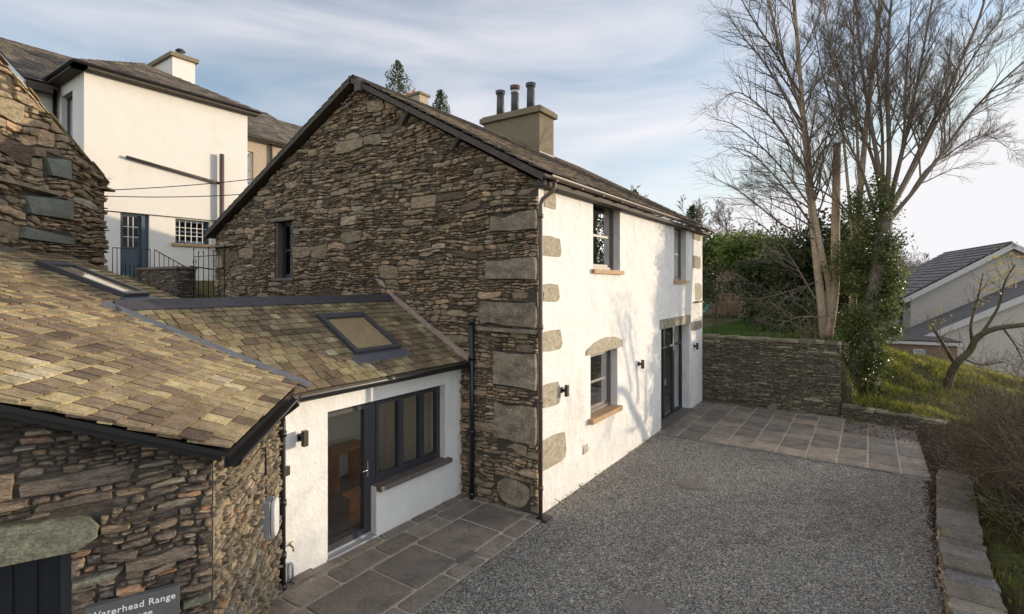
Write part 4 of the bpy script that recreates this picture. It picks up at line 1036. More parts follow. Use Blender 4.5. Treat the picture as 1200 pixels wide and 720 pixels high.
f.box(O, U, UP, N, (u0, u1), (v0, v1), (-.2, -.16)); f.box(O, U, UP, N, (u0, u0 + .07), (v0, v1), (-.16, -.08)); f.box(O, U, UP, N, (u1 - .2, u1), (v0, v1), (-.16, -.08)); f.box(O, U, UP, N, (u0 + .07, u1 - .2), (v1 - .07, v1), (-.16, -.08))
bdoor = f.build('blue_door', m_blue, wh)
f = MB(); f.box(O, U, UP, N, (u0 + .12, u1 - .28), (v0 + .95, v1 - .12), (-.158, -.15)); f.build('door_glass', m_glass_old, bdoor)
f = MB(); f.box(O, U, UP, N, (u0 + .12, u1 - .28), (v0 + .95, v1 - .12), (-.1599, -.159)); f.build('dark_panel', m_dark, bdoor)
f = MB(); gw2 = (u1 - .28 - u0 - .12)
for i in (1, 2): f.box(O, U, UP, N, (u0 + .12 + gw2 * i / 3 - .012, u0 + .12 + gw2 * i / 3 + .012), (v0 + .95, v1 - .12), (-.149, -.135))
for i in range(1, 3): zz = v0 + .95 + (v1 - .12 - v0 - .95) * i / 3; f.box(O, U, UP, N, (u0 + .12, u1 - .28), (zz - .01, zz + .01), (-.150, -.138))
f.build('glazing_bars', m_palewood, bdoor)
s = MB(); s.box(O, U, UP, N, (u0 - .1, u1 + .1), (v0 - .9, v0), (-.1, 1.1)); s.box(O, U, UP, N, (u1 + .1, u1 + .5), (v0 - 1.2, v0 - .25), (0, 1.0)); s.build('door_steps', m_quoin, wh)
# roof
ap = Vector((-22.7, 8.2, 12.15)); e0 = Vector((XW + .32, yA - .32, zt + .05)); e1 = Vector((XW + .32, yB + .3, zt + .05)); e2 = Vector((-27, yB + .3, zt + .05)); e3 = Vector((-25.6, yA - .32, zt + .05))
r_ = MB(); apb = Vector((-27, 8.2, 12.15))
for q in ([e0, e1, ap], [e1, e2, apb, ap], [e3, e0, ap, apb]):
    r_.face(q, .5)
ext_ = 0
wroof = r_.build('roof', m_slate_dark, wh)
def plane_slates(name, parent, A, B, top_poly_pts, seed, mats, **k):
    U_ = (B - A).normalized(); nrm = U_.cross((top_poly_pts[0] - A)).normalized(); nrm = nrm if nrm.z > 0 else -nrm
    S_ = nrm.cross(U_); S_ = S_ if S_.z > 0 else -S_
    pts = [A, B] + top_poly_pts; q = [((p - A).dot(U_), (p - A).dot(S_)) for p in pts]
    mb = MB(); slates(mb, A + nrm * .01, U_, S_, q, seed, **k); return mb.build(name, mats, parent)
plane_slates('slate_slope', wroof, e0, e1, [ap], 61, m_slate_dark, w=(.3, .5), ex=(.3, .26), thick=.02, lift=.03)
plane_slates('slate_slope', wroof, e3, e0, [ap], 62, m_slate_dark, w=(.3, .5), ex=(.3, .26), thick=.02, lift=.03)
f = MB(); f.abox((XW + .002, XW + .34), (yA - .34, yB + .3), (zt - .10, zt + .02)); f.abox((-22.5, XW + .34), (yA - .34, yA - .002), (zt - .10, zt + .02)); f.build('eave_soffit', m_darkwood, wh)
f = MB(); halfpipe(f, (XW + .38, yA - .4, zt + .04), (XW + .38, yB + .35, zt + .04), X_, .07); halfpipe(f, (-22.5, yA - .38, zt + .04), (XW + .4, yA - .38, zt + .04), -Y_, .07); f.build('gutter', m_black, wh)
# chimney of the white house
y0_ = hX(202, 66, -23.0).y; zc_ = hX(202, 66, -23.0).z
c = MB(); c.abox((-25.2, -23.0), (y0_, y0_ + .85), (11.2, zc_)); cc = c.build('chimney', m_house, wh)
c = MB(); c.abox((-25.3, -22.88), (y0_ - .1, y0_ + .95), (zc_, zc_ + .16)); c.build('chimney_cap', m_chim, cc)
for i, xx in enumerate((-24.7, -24.1, -23.3)):
    c = MB(); c.tube([(xx, y0_ + .42, zc_ + .16), (xx, y0_ + .42, zc_ + .34 + .08 * (i == 2))], [.15, .13], 14); c.tube([(xx, y0_ + .42, zc_ + .34 + .08 * (i == 2)), (xx, y0_ + .42, zc_ + .42 + .08 * (i == 2))], [.19, .12], 14); c.build('chimney_pot', m_pot, cc)
# left wing with a gable
w = MB(); zr = 13.3
backing(w, Vector((-33, 5.05, 0)), X_, UP, -Y_, [(0, 10.5), (5.3, 13.1), (10.45, 10.5)], [], .4, 0, v0=ZB); w.build('wing_gable_wall', m_house, wh)
w = MB(); w.abox((-22.95, -22.56), (5.06, yA + .3), (ZB, 10.5)); w.build('wing_side_wall', m_house, wh)
A, B = Vector((-22.2, 4.75, 10.35)), Vector((-22.2, 16, 10.35)); R1, R0 = Vector((-27.7, 16, 13.3)), Vector((-27.7, 4.75, 13.3))
f = MB(); f.prism([A, B, R1, R0], UP * -.1, .2); f.prism([Vector((-33.2, 4.75, 10.35)), Vector((-33.2, 16, 10.35)), R1, R0], UP * -.1, .2); wr = f.build('wing_roof', m_slate_dark, wh)
plane_slates('slate_slope', wr, A + UP * .02, B + UP * .02, [R1 + UP * .02, R0 + UP * .02], 63, m_slate_dark, w=(.3, .5), ex=(.3, .26), thick=.02, lift=.03)
f = MB(); d = (R0 - A).normalized(); f.box(A, d, d.cross(Y_) if d.cross(Y_).z > 0 else -d.cross(Y_), -Y_, (-.1, (R0 - A).length), (-.26, -.02), (-.0, .05)); f.build('bargeboard', m_palewood, wr)
f = MB(); f.abox((-22.3, -22.0), (4.8, 5.4), (10.05, 10.3)); f.build('eave_bracket', m_darkwood, wr)
pipe(wh, [(-22.42, yA - .1, 10.3), (-22.42, yA - .1, 3.3)], .06, m_black)
f = MB(); q = hY(15, 95, 4.99); f.tube([(q.x, 4.97, q.z), (q.x, 5.06, q.z)], .35, 20); f.build('gable_vent', m_tan, wh)
# soil pipe and flue on the front
q = hX(260, 181, XW + .17); pipe(wh, [(XW + .17, q.y, q.z), (XW + .17, q.y, 3.3)], .08, m_brown)
q1, q2 = hX(148, 184, XW + .1), hX(257, 215, XW + .1); f = MB(); f.tube([q1, q2], .05, 8); f.build('diagonal_pipe', m_darkwood, wh)
f = MB(); q1, q2 = hX(122, 247, XW + .02), hX(262, 260, XW + .02); f.tube([q1, q2], .018, 6); f.build('wall_cable', m_darkwood, wh)
# overhead cables to the stone house
def cable(x0, y0, x1, y1, sag, label):
    A = hX(x0, y0, -19.2); B = hX(x1, y1, -16.5); mb = MB(); pts = []
    for i in range(15): t = i / 14; p = A.lerp(B, t); pts.append(p - UP * sag * 4 * t * (1 - t))
    mb.tube(pts, .014, 5); tag(mb.build('overhead_cable', m_black), label, 'cable', 'cables across the white house')
cable(100, 224, 350, 203, .1, 'upper thin overhead cable crossing the white house wall above the blue door')
cable(100, 229, 330, 224, .12, 'lower thin overhead cable crossing the white house wall above the blue door')

# tan house beyond
th_ = thing('tan_house', (-21.5, 14, 3.3), 'tan roughcast house with brown slate roof beyond the white house', 'house')
w = MB(); yq = hX(291, 200, -21.5).y
wq = (yq - .6, 6.6, hX(297, 200, -21.5).y, 9.4)
backing(w, Vector((-21.5, 0, 0)), Y_, UP, X_, [(yB + .1, 10.0), (19.5, 10.0)], [wq], .3, 0, v0=3); w.build('wall', m_tan, th_)
window_unit(th_, Vector((-21.5, 0, 0)), Y_, X_, wq[0], wq[1], wq[2], wq[3], .1, m_palewood, fw=.06, glass=m_glass_old)
A, B = Vector((-21.2, yB + .32, 9.98)), Vector((-21.2, 19.8, 9.98)); R1, R0 = Vector((-25, 19.8, 12.2)), Vector((-25, yB + .32, 12.2))
f = MB(); f.prism([A, B, R1, R0], UP * -.12, .2); tr = f.build('roof', m_slate_dark, th_)
plane_slates('slate_slope', tr, A + UP * .02, B + UP * .02, [R1, R0], 64, m_slate_dark, w=(.3, .5), ex=(.3, .26), thick=.02, lift=.03)
f = MB(); halfpipe(f, (-21.12, yB + .4, 9.98), (-21.12, 19.8, 9.98), X_, .07); f.build('gutter', m_darkwood, th_)
q = hX(318, 170, -21.42); pipe(th_, [(-21.42, q.y, 9.9), (-21.42, q.y, 3.3)], .05, m_darkwood)
w = MB(); w.abox((-28, -21.5), (19.2, 19.5), (3, 10)); w.build('far_wall', m_tan, th_)
# house with orange pots far behind the ridge
fh = thing('far_chimney_stack', hD(484, 120, 34), 'distant buff chimney stack with small orange pots behind the stone gable', 'chimney')
q = hD(484, 116, 34); c = MB(); fr_ = Vector((0, 1, 0))
c.abox((q.x - 1.3, q.x + 1.0), (q.y - .4, q.y + .4), (2.5, q.z)); c.build('stack', m_tan, fh)
c = MB(); c.abox((q.x - 1.4, q.x + 1.1), (q.y - .5, q.y + .5), (q.z, q.z + .15)); c.build('chimney_cap', m_chim, fh)
m_op = plain('orange clay pot', (.45, .20, .08), .7)
for i, dx_ in enumerate((-.9, -.45, .1)):
    c = MB(); c.tube([(q.x + dx_, q.y, q.z + .15), (q.x + dx_, q.y, q.z + .5)], [.16, .13], 12); c.build('chimney_pot', m_op, fh)

# lane: stone pier, railings, gate
pr = MB(); px0 = -18.9; A = hY(178, 316, 7.1); B = hY(225, 316, 7.1)
xa, xb, zt_ = A.x, B.x, A.z
rubble(pr, Vector((xa, 6.7, 0)), X_, UP, -Y_, [(0, 2.9), (xb - xa, 2.9), (xb - xa, zt_), (0, zt_)], [], 77, bh=(.12, .2), th=(.03, .07), depth=(0, .03), warp=.02)
rubble(pr, Vector((xb, 6.7, 0)), Y_, UP, X_, [(0, 2.9), (.5, 2.9), (.5, zt_), (0, zt_)], [], 78, bh=(.12, .2), th=(.03, .07), depth=(0, .03), warp=.02)
pr.abox((xa, xb), (6.7, 7.2), (2.9, zt_ - .03), m=1); pr.abox((xa - .03, xb + .05), (6.66, 7.24), (zt_ - .03, zt_ + .04))
tag(pr.build('stone_pier', [m_rubble_dark, m_mortar]), 'short dark slate wall beside the railings in front of the white house', 'stone wall')
def railing(pts, h, n_, label, grp=None, r=.012):
    mb = MB(); A, B = Vector(pts[0]), Vector(pts[1])
    mb.tube([A + UP * h, B + UP * h], r * 1.3, 6)
    t_ = thing('railing', A, label, 'railing', grp); mb.build('handrail', m_black, t_)
    for i in range(n_ + 1):
        p_ = A.lerp(B, i / n_); mb = MB(); mb.tube([p_, p_ + UP * h], r, 5); mb.build('baluster', m_black, t_)
    return t_
A = hX(132, 323, -18.85); B = hX(176, 323, -18.85); zb_ = 4.02
railing(((-18.85, A.y, zb_), (-18.85, B.y, zb_)), .88, 9, 'level black iron railing in front of the blue door')
C_ = hX(219, 316, -18.85); railing(((-18.85, B.y + .12, zb_), (-18.85, C_.y, zb_ - .55)), .88, 7, 'sloping black iron stair railing right of the blue door')
# gate
gy_ = 7.0; ga, gb = hY(227, 350, gy_), hY(263, 350, gy_)
gt_ = thing('iron_gate', (ga.x, gy_, 3.3), 'black iron spear topped gate against the corner of the stone gable', 'gate')
zl, zh = 3.25, hY(240, 297, gy_).z
for z in (zl + .1, hY(240, 346, gy_).z, zh - .08): mb = MB(); mb.tube([(ga.x, gy_, z), (gb.x, gy_, z)], .012, 5); mb.build('rail', m_black, gt_)
for i in range(7):
    x = ga.x + (gb.x - ga.x) * i / 6; mb = MB(); hi = zh + (.12 if i % 3 == 0 else .0); mb.tube([(x, gy_, zl), (x, gy_, hi), (x, gy_, hi + .02), (x, gy_, hi + .09)], [.010, .010, .022, .002], 6); mb.build('bar', m_black, gt_)
mb = MB(); c0 = hY(228, 318, gy_)
for k in range(2): mb.tube([(c0.x + .12 * math.cos(t) * (1 - t / 14), gy_, c0.z + .25 * k + .12 * math.sin(t) * (1 - t / 14)) for t in [i * .5 for i in range(18)]], .008, 5)
mb.build('scroll', m_black, gt_)
hr = MB(); A, B = hX(223, 312, -19.4), hX(250, 316, -19.4); hr.tube([A, B], .025, 6); tag(hr.build('handrail', m_black), 'short black wall handrail on the white wall behind the iron gate', 'handrail')
nb = MB(); q = hY(258, 307, YG - .05); nb.abox((q.x - .14, q.x + .14), (YG - .10, YG - .03), (q.z - .17, q.z + .17)); tag(nb.build('wall_box', m_tan, None, bevel=.02), 'small tan letter box on the stone gable by the iron gate', 'letter box')

# ================================================================== FAR WALL, LOW WALLS
fx1 = hY(984, 480, 17.34).x; fz = hY(984, 402, 17.34).z
wl_ = MB(); Lw = fx1 - XF
rubble(wl_, Vector((XF, 17.34, 0)), X_, UP, -Y_, [(0, 0), (Lw, 0), (Lw, fz - .06), (0, fz - .06)], [], 81, bh=(.10, .2), th=(.022, .055), wl=(2.5, 6), depth=(0, .035), warp=.03, gap=.003)
rubble(wl_, Vector((fx1, 17.34, 0)), Y_, UP, X_, [(0, 0), (.45, 0), (.45, fz - .06), (0, fz - .06)], [], 82, bh=(.10, .2), th=(.022, .055), wl=(2.5, 6), depth=(0, .035), warp=.03)
wl_.abox((XF, fx1), (17.34, 17.8), (-.1, fz - .06), m=1)
rg = random.Random(6); x = XF
while x < fx1: w_2 = rg.uniform(.2, .5); wl_.abox((x, min(fx1 + .03, x + w_2 - .01)), (17.30, 17.83), (fz - .06, fz + rg.uniform(-.01, .03)), rg.random(), 0, .008); x += w_2
for (px, py, s_) in ((905, 489, .12), (812, 474, .10), (938, 484, .10), (930, 496, .07)):
    q = hY(px, py, 17.25); wl_.abox((q.x - s_, q.x + s_), (17.16, 17.36), (0, s_ * 1.2), rg.random(), 0, .03)
tag(wl_.build('stone_wall', [m_drystone, m_mortar]), 'tall square drystone slate wall at the far end of the terrace', 'stone wall')

def wall_path(name, pts, T, h, seed, label, mats, cope_w, cap_h=.06, cat='stone wall', th=(.022, .055)):
    mb = MB(); rg = random.Random(seed)
    for i, (A, B) in enumerate(zip(pts, pts[1:])):
        A, B = Vector(A), Vector(B); d = (B - A); L_ = d.length; d.normalize(); n_ = d.cross(UP)
        for sgn, off in ((1, 0), (-1, T)):
            U2 = d if sgn > 0 else -d; O_ = (A if sgn > 0 else B) - n_ * off; N2 = U2.cross(UP)
            rubble(mb, O_, U2, UP, N2, [(-.01, -.3), (L_ + .01, -.3), (L_ + .01, h), (-.01, h)], [], seed + i * 2 + (sgn > 0), bh=(.1, .18), th=th, wl=(2, 5), depth=(0, .03), warp=.02)
        mb.box(A - n_ * T, d, UP, n_, (0, L_), (-.3, h), (0, T), m=1)
    # coping stones run along the whole path
    s = 0; tot = sum((Vector(b) - Vector(a)).length for a, b in zip(pts, pts[1:]))
    def at(s):
        for a, b in zip(pts, pts[1:]):
            a, b = Vector(a), Vector(b); L_ = (b - a).length
            if s <= L_ + 1e-6: return a.lerp(b, s / L_), (b - a).normalized()
            s -= L_
        return Vector(pts[-1]), (Vector(pts[-1]) - Vector(pts[-2])).normalized()
    while s < tot:
        w_ = rg.uniform(*cope_w); e = min(tot, s + w_ - .012)
        p, d = at(s); p2, d2 = at(e); n_ = d.cross(UP); n2 = d2.cross(UP); o1, o2 = rg.uniform(.0, .035), rg.uniform(-.01, .04)
        q = [p + n_ * o1, p2 + n2 * o1, p2 - n2 * (T + o2), p - n_ * (T + o2)]
        zt = h + cap_h + rg.uniform(-.02, .028)
        q = [(t.x + rg.uniform(-.012, .012), t.y + rg.uniform(-.012, .012)) for t in q]
        if area(q) < 0: q = q[::-1]
        # chip the corners
        qq = []
        for k in range(4):
            a, b = q[k], q[(k + 1) % 4]
            for t in (.08, .35, .65, .92): qq.append((a[0] + (b[0] - a[0]) * t + rg.uniform(-.012, .012), a[1] + (b[1] - a[1]) * t + rg.uniform(-.012, .012)))
        slab(mb, qq, h, zt, rg, m=2, chamf=.012); s += w_
    return tag(mb.build(name, mats), label, cat)
m_cope = palette_mat('slate coping slab', [(0, (.115, .098, .078)), (.5, (.175, .148, .112)), (.8, (.235, .20, .148)), (1, (.15, .143, .135))], nscale=4, stretch=(1, 1, 1), var=.45,
    lichen=[((.13, .14, .03), 2.2, .58, .68, .8), ((.42, .40, .34), 14, .60, .72, .5)], bumpd=.012, fine=45)
wall_path('low_wall', [(.62, 1.0, 0), (.66, 5.0, 0), (.80, 9.0, 0), (1.05, 12.3, 0)], .42, .36, 201, 'low wall with broad slate coping slabs along the right edge of the gravel', [m_rubble, m_mortar, m_cope], (.45, .85), .05) if False else None
# the yard lies on the -X side; wall_path builds its thickness on the -n side (to the left of travel), so travel towards the camera
wall_path('low_wall', [(1.07, 12.3, 0), (.80, 9.0, 0), (.67, 5.0, 0), (.62, 1.0, 0)], .42, .34, 201, 'low wall with broad slate coping slabs along the right edge of the gravel', [m_rubble, m_mortar, m_cope], (.24, .52), .05)
q0 = Vector((fx1 + .03, 17.0, 0)); q1 = hZ(1085, 503, 0)
wall_path('low_wall', [(fx1 + .04, 17.28, 0), (.35, 16.95, 0), (1.55, 16.55, 0)], .32, .34, 231, 'low drystone wall holding back the sunlit grassy bank', [m_drystone, m_mortar, m_drystone], (.2, .4), .045)

# ================================================================== RIGHT HOUSE, annex
hs = thing('bungalow', (1.75, 32.8, -.5), 'pale brick house with long grey tiled roof beyond the bank', 'house')
m_pbrick, n, l, b = M('pale painted brick', .9)
t = n.new('ShaderNodeTexCoord'); mpn = n.new('ShaderNodeMapping'); mpn.inputs['Rotation'].default_value = (RAD(90), 0, 0); br = n.new('ShaderNodeTexBrick')
br.inputs['Scale'].default_value = 4.5; br.inputs['Color1'].default_value = (.50, .45, .385, 1); br.inputs['Color2'].default_value = (.56, .51, .435, 1); br.inputs['Mortar'].default_value = (.33, .30, .26, 1); br.inputs['Mortar Size'].default_value = .015; br.inputs['Row Height'].default_value = .34
l.new(t.outputs['Object'], mpn.inputs[0]); l.new(mpn.outputs[0], br.inputs[0]); l.new(br.outputs[0], b.inputs['Base Color'])
m_rbrick, n, l, b = M('brown brick', .9)
t = n.new('ShaderNodeTexCoord'); mpn = n.new('ShaderNodeMapping'); mpn.inputs['Rotation'].default_value = (RAD(90), 0, 0); br = n.new('ShaderNodeTexBrick')
br.inputs['Scale'].default_value = 4.5; br.inputs['Color1'].default_value = (.20, .12, .075, 1); br.inputs['Color2'].default_value = (.27, .17, .105, 1); br.inputs['Mortar'].default_value = (.26, .22, .18, 1); br.inputs['Mortar Size'].default_value = .02; br.inputs['Row Height'].default_value = .34
l.new(t.outputs['Object'], mpn.inputs[0]); l.new(mpn.outputs[0], br.inputs[0]); l.new(br.outputs[0], b.inputs['Base Color'])
m_greytile = palette_mat('grey concrete tile', [(0, (.13, .125, .125)), (1, (.20, .19, .185))], nscale=2, stretch=(1, 1, 1), var=.2, bumpd=.01)
m_fascia = plain('pale fascia board', (.55, .53, .49), .6)
aA = Vector((-.168, .986, 0)).normalized(); bB = Vector((.986, .168, 0)).normalized()
G0 = hD(1067, 345, 26); G0 = Vector((G0.x, G0.y, 0)); Gn = -aA
def pg(px, py, off=0): return hit(px, py, G0 + aA * off, Gn)
ea, ri = pg(1067, 346), pg(1185, 285)
halfw = (ri - ea).dot(bB); print('BUNG', ea, ri, halfw)
w = MB(); backing(w, G0, bB, UP, Gn, [(0, ea.z - .1), (halfw, ri.z - .25), (2 * halfw, ea.z - .1)], [], .3, 0, v0=-3); w.build('gable_wall', m_pbrick, hs)
w = MB(); backing(w, G0 + aA * 9 , -aA, UP, -bB, [(0, ea.z - .1), (9, ea.z - .1)], [], .3, 0, v0=-3); w.build('side_wall', m_pbrick, hs)
LB = 9.0; A = ea - bB * .4 - UP * .2 - aA * .25; Rr = ri - aA * .25
f = MB(); f.prism([A, Rr, Rr - UP * .18, A - UP * .18], aA * (LB + .4), .2); Br = ri + bB * (halfw + .4) + UP * (A.z - ri.z); Br = Vector((Br.x, Br.y, A.z)) - aA * .25; f.prism([Br, Rr, Rr - UP * .18, Br - UP * .18], aA * (LB + .4), .2)
br_ = f.build('roof', m_greytile, hs)
plane_slates('tile_slope', br_, A + UP * .01 + aA * (LB + .4), A + UP * .01, [Rr + UP * .01, Rr + UP * .01 + aA * (LB + .4)], 65, m_greytile, w=(.3, .34), ex=(.33, .33), thick=.03, lift=.05)
f = MB(); d = (Rr - A).normalized(); pn = d.cross(aA); pn = pn if pn.z > 0 else -pn; f.box(A, d, pn, -aA, (0, (Rr - A).length), (-.24, -.01), (.01, .05)); d2 = (Br - Rr).normalized(); pn = d2.cross(aA); pn = pn if pn.z > 0 else -pn; f.box(Rr, d2, pn, -aA, (0, (Br - Rr).length), (-.24, -.01), (.01, .05)); f.build('bargeboard', m_fascia, br_)
q = pg(1059, 375, 1.2); pp = G0 + aA * 1.5 - bB * .08; pipe(hs, [(pp.x, pp.y, ea.z - .1), (pp.x, pp.y, -1)], .06, m_black)
# lower gable in front
lg = thing('side_extension', G0 - aA * 3, 'lower pale brick wing with steep dark grey tiled roof edge beside the house', 'house extension')
L0, L1 = pg(1078, 394, -3), pg(1215, 338, -3)
K0 = Vector((L0.x, L0.y, 0)); wl2 = (L1 - L0).dot(bB)
w = MB(); backing(w, K0, bB, UP, Gn, [(0, L0.z - .05), (wl2 * 1.3, L0.z + (L1.z - L0.z) * 1.3 - .05)], [], .3, 0, v0=-3); w.build('wall', m_pbrick, lg)
dd_ = (L1 - L0); A = L0 - dd_.normalized() * .3 - aA * .2; Bq = L0 + dd_ * 1.3 - aA * .2
f = MB(); f.prism([A, Bq, Bq - UP * .15, A - UP * .15], aA * 3.2, .1)
rr_ = f.build('roof', m_greytile, lg); f = MB(); d = dd_.normalized(); pn = d.cross(aA); pn = pn if pn.z > 0 else -pn; f.box(A, d, pn, -aA, (0, (Bq - A).length), (-.26, -.01), (.01, .05)); f.build('bargeboard', m_fascia, rr_)
# flat roofed brick outbuilding
ob = thing('brick_outbuilding', hD(1080, 420, 22), 'low flat roofed brown brick outbuilding with a small white vent window', 'outbuilding')
Q = hD(1042, 396, 22); Q = Vector((Q.x, Q.y, 0))
def pq(px, py): return hit(px, py, Q, Gn)
wl3 = (pq(1122, 400) - Q).dot(bB); zt3 = pq(1085, 404).z
a = pq(1070, 409); b_ = pq(1084, 418); hv = ((a - Q).dot(bB), b_.z, (b_ - Q).dot(bB), a.z)
w = MB(); backing(w, Q, bB, UP, Gn, [(0, zt3), (wl3, zt3)], [hv], 2.2, 0, v0=-2); w.build('wall', m_rbrick, ob)
f = MB(); f.box(Q, bB, UP, Gn, (-.15, wl3 + .15), (zt3, zt3 + .12), (-2.3, .15)); f.box(Q, bB, UP, Gn, (-.1, wl3 + .1), (zt3 + .12, zt3 + .18), (-2.2, .1), m=1); f.build('flat_roof', [m_fascia, m_darkwood], ob)
f = MB(); 
for (a0, b0, c0_, d0_) in ((hv[0], hv[0] + .05, hv[1], hv[3]), (hv[2] - .05, hv[2], hv[1], hv[3]), (hv[0], hv[2], hv[3] - .05, hv[3]), (hv[0], hv[2], hv[1], hv[1] + .05)): f.box(Q, bB, UP, Gn, (a0, b0), (c0_, d0_), (-.1, .02))
vw = f.build('vent_window', m_palewood, ob)
f = MB()
for i in range(3): z = hv[1] + .08 + i * (hv[3] - hv[1] - .12) / 3; f.box(Q, bB, UP, Gn, (hv[0] + .05, hv[2] - .05), (z, z + .035), (-.08, -.0))
f.build('louvre', m_palewood, vw)

# distant wooded hill
hl_ = MB(); pts = []
N_ = 60
vs = []; fs = []
for j in range(6):
    for i in range(N_):
        px = 560 + i * 12.5; t = j / 5; D = 520 + 260 * t
        base = hD(px, 333, D); zz = -10 + (34 + 14 * math.sin(i * .21) + 8 * noise.noise(Vector((i * .35, 0, 0)))) * math.sin(min(1, t * 1.4) * 1.5) 
        vs.append((base.x, base.y, zz))
for j in range(5):
    for i in range(N_ - 1): fs.append((j * N_ + i, j * N_ + i + 1, (j + 1) * N_ + i + 1, (j + 1) * N_ + i))
hl_.raw(vs, fs, .5, 0, True)
m_hill = plain('hazy wooded hillside', (.20, .19, .17), .95, 0, .2, .03)
kind(hl_.build('hills', m_hill), 'structure')

# ================================================================== VEGETATION
def treemat(name, c, c2, sc_=6, leaf=False):
    return palette_mat(name, [(0, c), (1, c2)], nscale=sc_, stretch=(1, 1, .4), var=.3, bumpd=.01, rough=.85)
m_bark_pale = treemat('pale buff bark', (.36, .27, .18), (.50, .38, .26))
m_bark_dark = treemat('dark grey bark', (.13, .105, .08), (.21, .165, .12))
m_twig = treemat('fine twig bark', (.13, .105, .08), (.23, .185, .14))
m_hedgetwig = treemat('brown hedge twig', (.07, .052, .034), (.24, .185, .12))
def leafmat(name, stops, trans=.35, rough=.5):
    m, n, l, b = M(name, rough, spec=.4)
    at = n.new('ShaderNodeAttribute'); at.attribute_name = 'rnd'; r = ramp(n, stops); l.new(at.outputs['Fac'], r.inputs[0]); l.new(r.outputs[0], b.inputs['Base Color'])
    tr = n.new('ShaderNodeBsdfTranslucent'); l.new(r.outputs[0], tr.inputs[0]); mxs = n.new('ShaderNodeMixShader'); mxs.inputs[0].default_value = trans
    o = [x for x in n if x.type == 'OUTPUT_MATERIAL'][0]; l.new(b.outputs[0], mxs.inputs[1]); l.new(tr.outputs[0], mxs.inputs[2]); l.new(mxs.outputs[0], o.inputs[0]); return m
m_ivy = leafmat('glossy ivy leaf', [(0, (.025, .038, .012)), (.5, (.09, .12, .03)), (.85, (.19, .21, .06)), (1, (.34, .31, .12))], .45, .3)
m_evergreen = leafmat('dark evergreen leaf', [(0, (.025, .036, .014)), (.6, (.065, .085, .03)), (1, (.14, .16, .05))], .35)
m_laurel = leafmat('yellow green laurel leaf', [(0, (.05, .075, .015)), (.5, (.12, .16, .03)), (1, (.22, .26, .05))], .4)
m_conifer = leafmat('conifer foliage', [(0, (.03, .045, .015)), (.6, (.065, .085, .03)), (1, (.11, .12, .045))], .25, .7)
m_yellow = leafmat('yellow winter leaf', [(0, (.28, .20, .04)), (1, (.45, .36, .07))], .4)
m_grass = leafmat('grass blade', [(0, (.08, .075, .02)), (.4, (.20, .22, .035)), (.8, (.38, .36, .06)), (1, (.46, .38, .14))], .5, .6)
m_lawn = leafmat('lawn blade', [(0, (.05, .11, .018)), (.6, (.09, .18, .03)), (1, (.14, .22, .045))], .3, .6)
m_litter = leafmat('fallen brown leaf', [(0, (.035, .02, .014)), (.5, (.085, .05, .032)), (.9, (.15, .09, .05)), (1, (.24, .16, .09))], .1, .8)

def leaf(mb, p, s, rg, r=None, m=0, aspect=.6, up=None):
    a = Vector((rg.gauss(0, 1), rg.gauss(0, 1), rg.gauss(0, 1) * .7)).normalized(); b_ = a.cross(Vector((rg.gauss(0, 1), rg.gauss(0, 1), rg.gauss(0, 1)))).normalized()
    c = a.cross(b_); p = Vector(p)
    mb.raw([p - a * s, p + b_ * s * aspect + c * s * .15, p + a * s, p - b_ * s * aspect + c * s * .15], [(0, 1, 2), (0, 2, 3)], rg.random() if r is None else r, m)
def grow(mb, p, d, L, r, lvl, rg, maxl, kids, wob=.12, upw=.05, twig_r=.004, spread=.75, nseg=None, m=0):
    """one limb: a tapering wandering tube with side shoots"""
    ns = nseg or max(3, int(6 - lvl)); pts = [Vector(p)]; rad = [r]; d = Vector(d).normalized(); dirs = [d.copy()]
    for i in range(ns):
        d = (d + Vector((rg.gauss(0, wob), rg.gauss(0, wob), rg.gauss(0, wob * .7) + upw))).normalized()
        pts.append(pts[-1] + d * (L / ns)); rad.append(max(twig_r * .6, r * (1 - .78 * (i + 1) / ns))); dirs.append(d.copy())
    mb.tube(pts, rad, 5 if r > .03 else (4 if r > .012 else 3), rg.random(), m, cap=False)
    if lvl < maxl: shoots(mb, pts, rad, L, lvl, rg, maxl, kids, wob, upw, twig_r, spread, .22, m)
def shoots(mb, pts, rad, L, lvl, rg, maxl, kids, wob, upw, twig_r, spread, start=.22, m=0, scale=.55):
    n_ = kids[min(lvl, len(kids) - 1)]; n_ = max(1, int(n_ * rg.uniform(.8, 1.2)))
    for k in range(n_):
        t = start + (1 - start) * (k + rg.random()) / n_; x = t * (len(pts) - 1); i = min(len(pts) - 2, int(x)); f_ = x - i
        p = pts[i].lerp(pts[i + 1], f_); base = (pts[i + 1] - pts[i]).normalized(); rr = rad[i] + (rad[i + 1] - rad[i]) * f_
        side = base.orthogonal().normalized(); ang = rg.uniform(0, 6.283); side = (side * math.cos(ang) + base.cross(side) * math.sin(ang))
        d = (base + side * rg.uniform(spread * .6, spread * 1.3)).normalized()
        LL = L * scale * (1 - .55 * t) * rg.uniform(.7, 1.25)
        grow(mb, p, d, LL, max(twig_r, min(rr * .6, r_lim(LL))), lvl + 1, rg, maxl, kids, wob * 1.15, upw, twig_r, spread, m=m)
def r_lim(L): return .004 + .011 * L
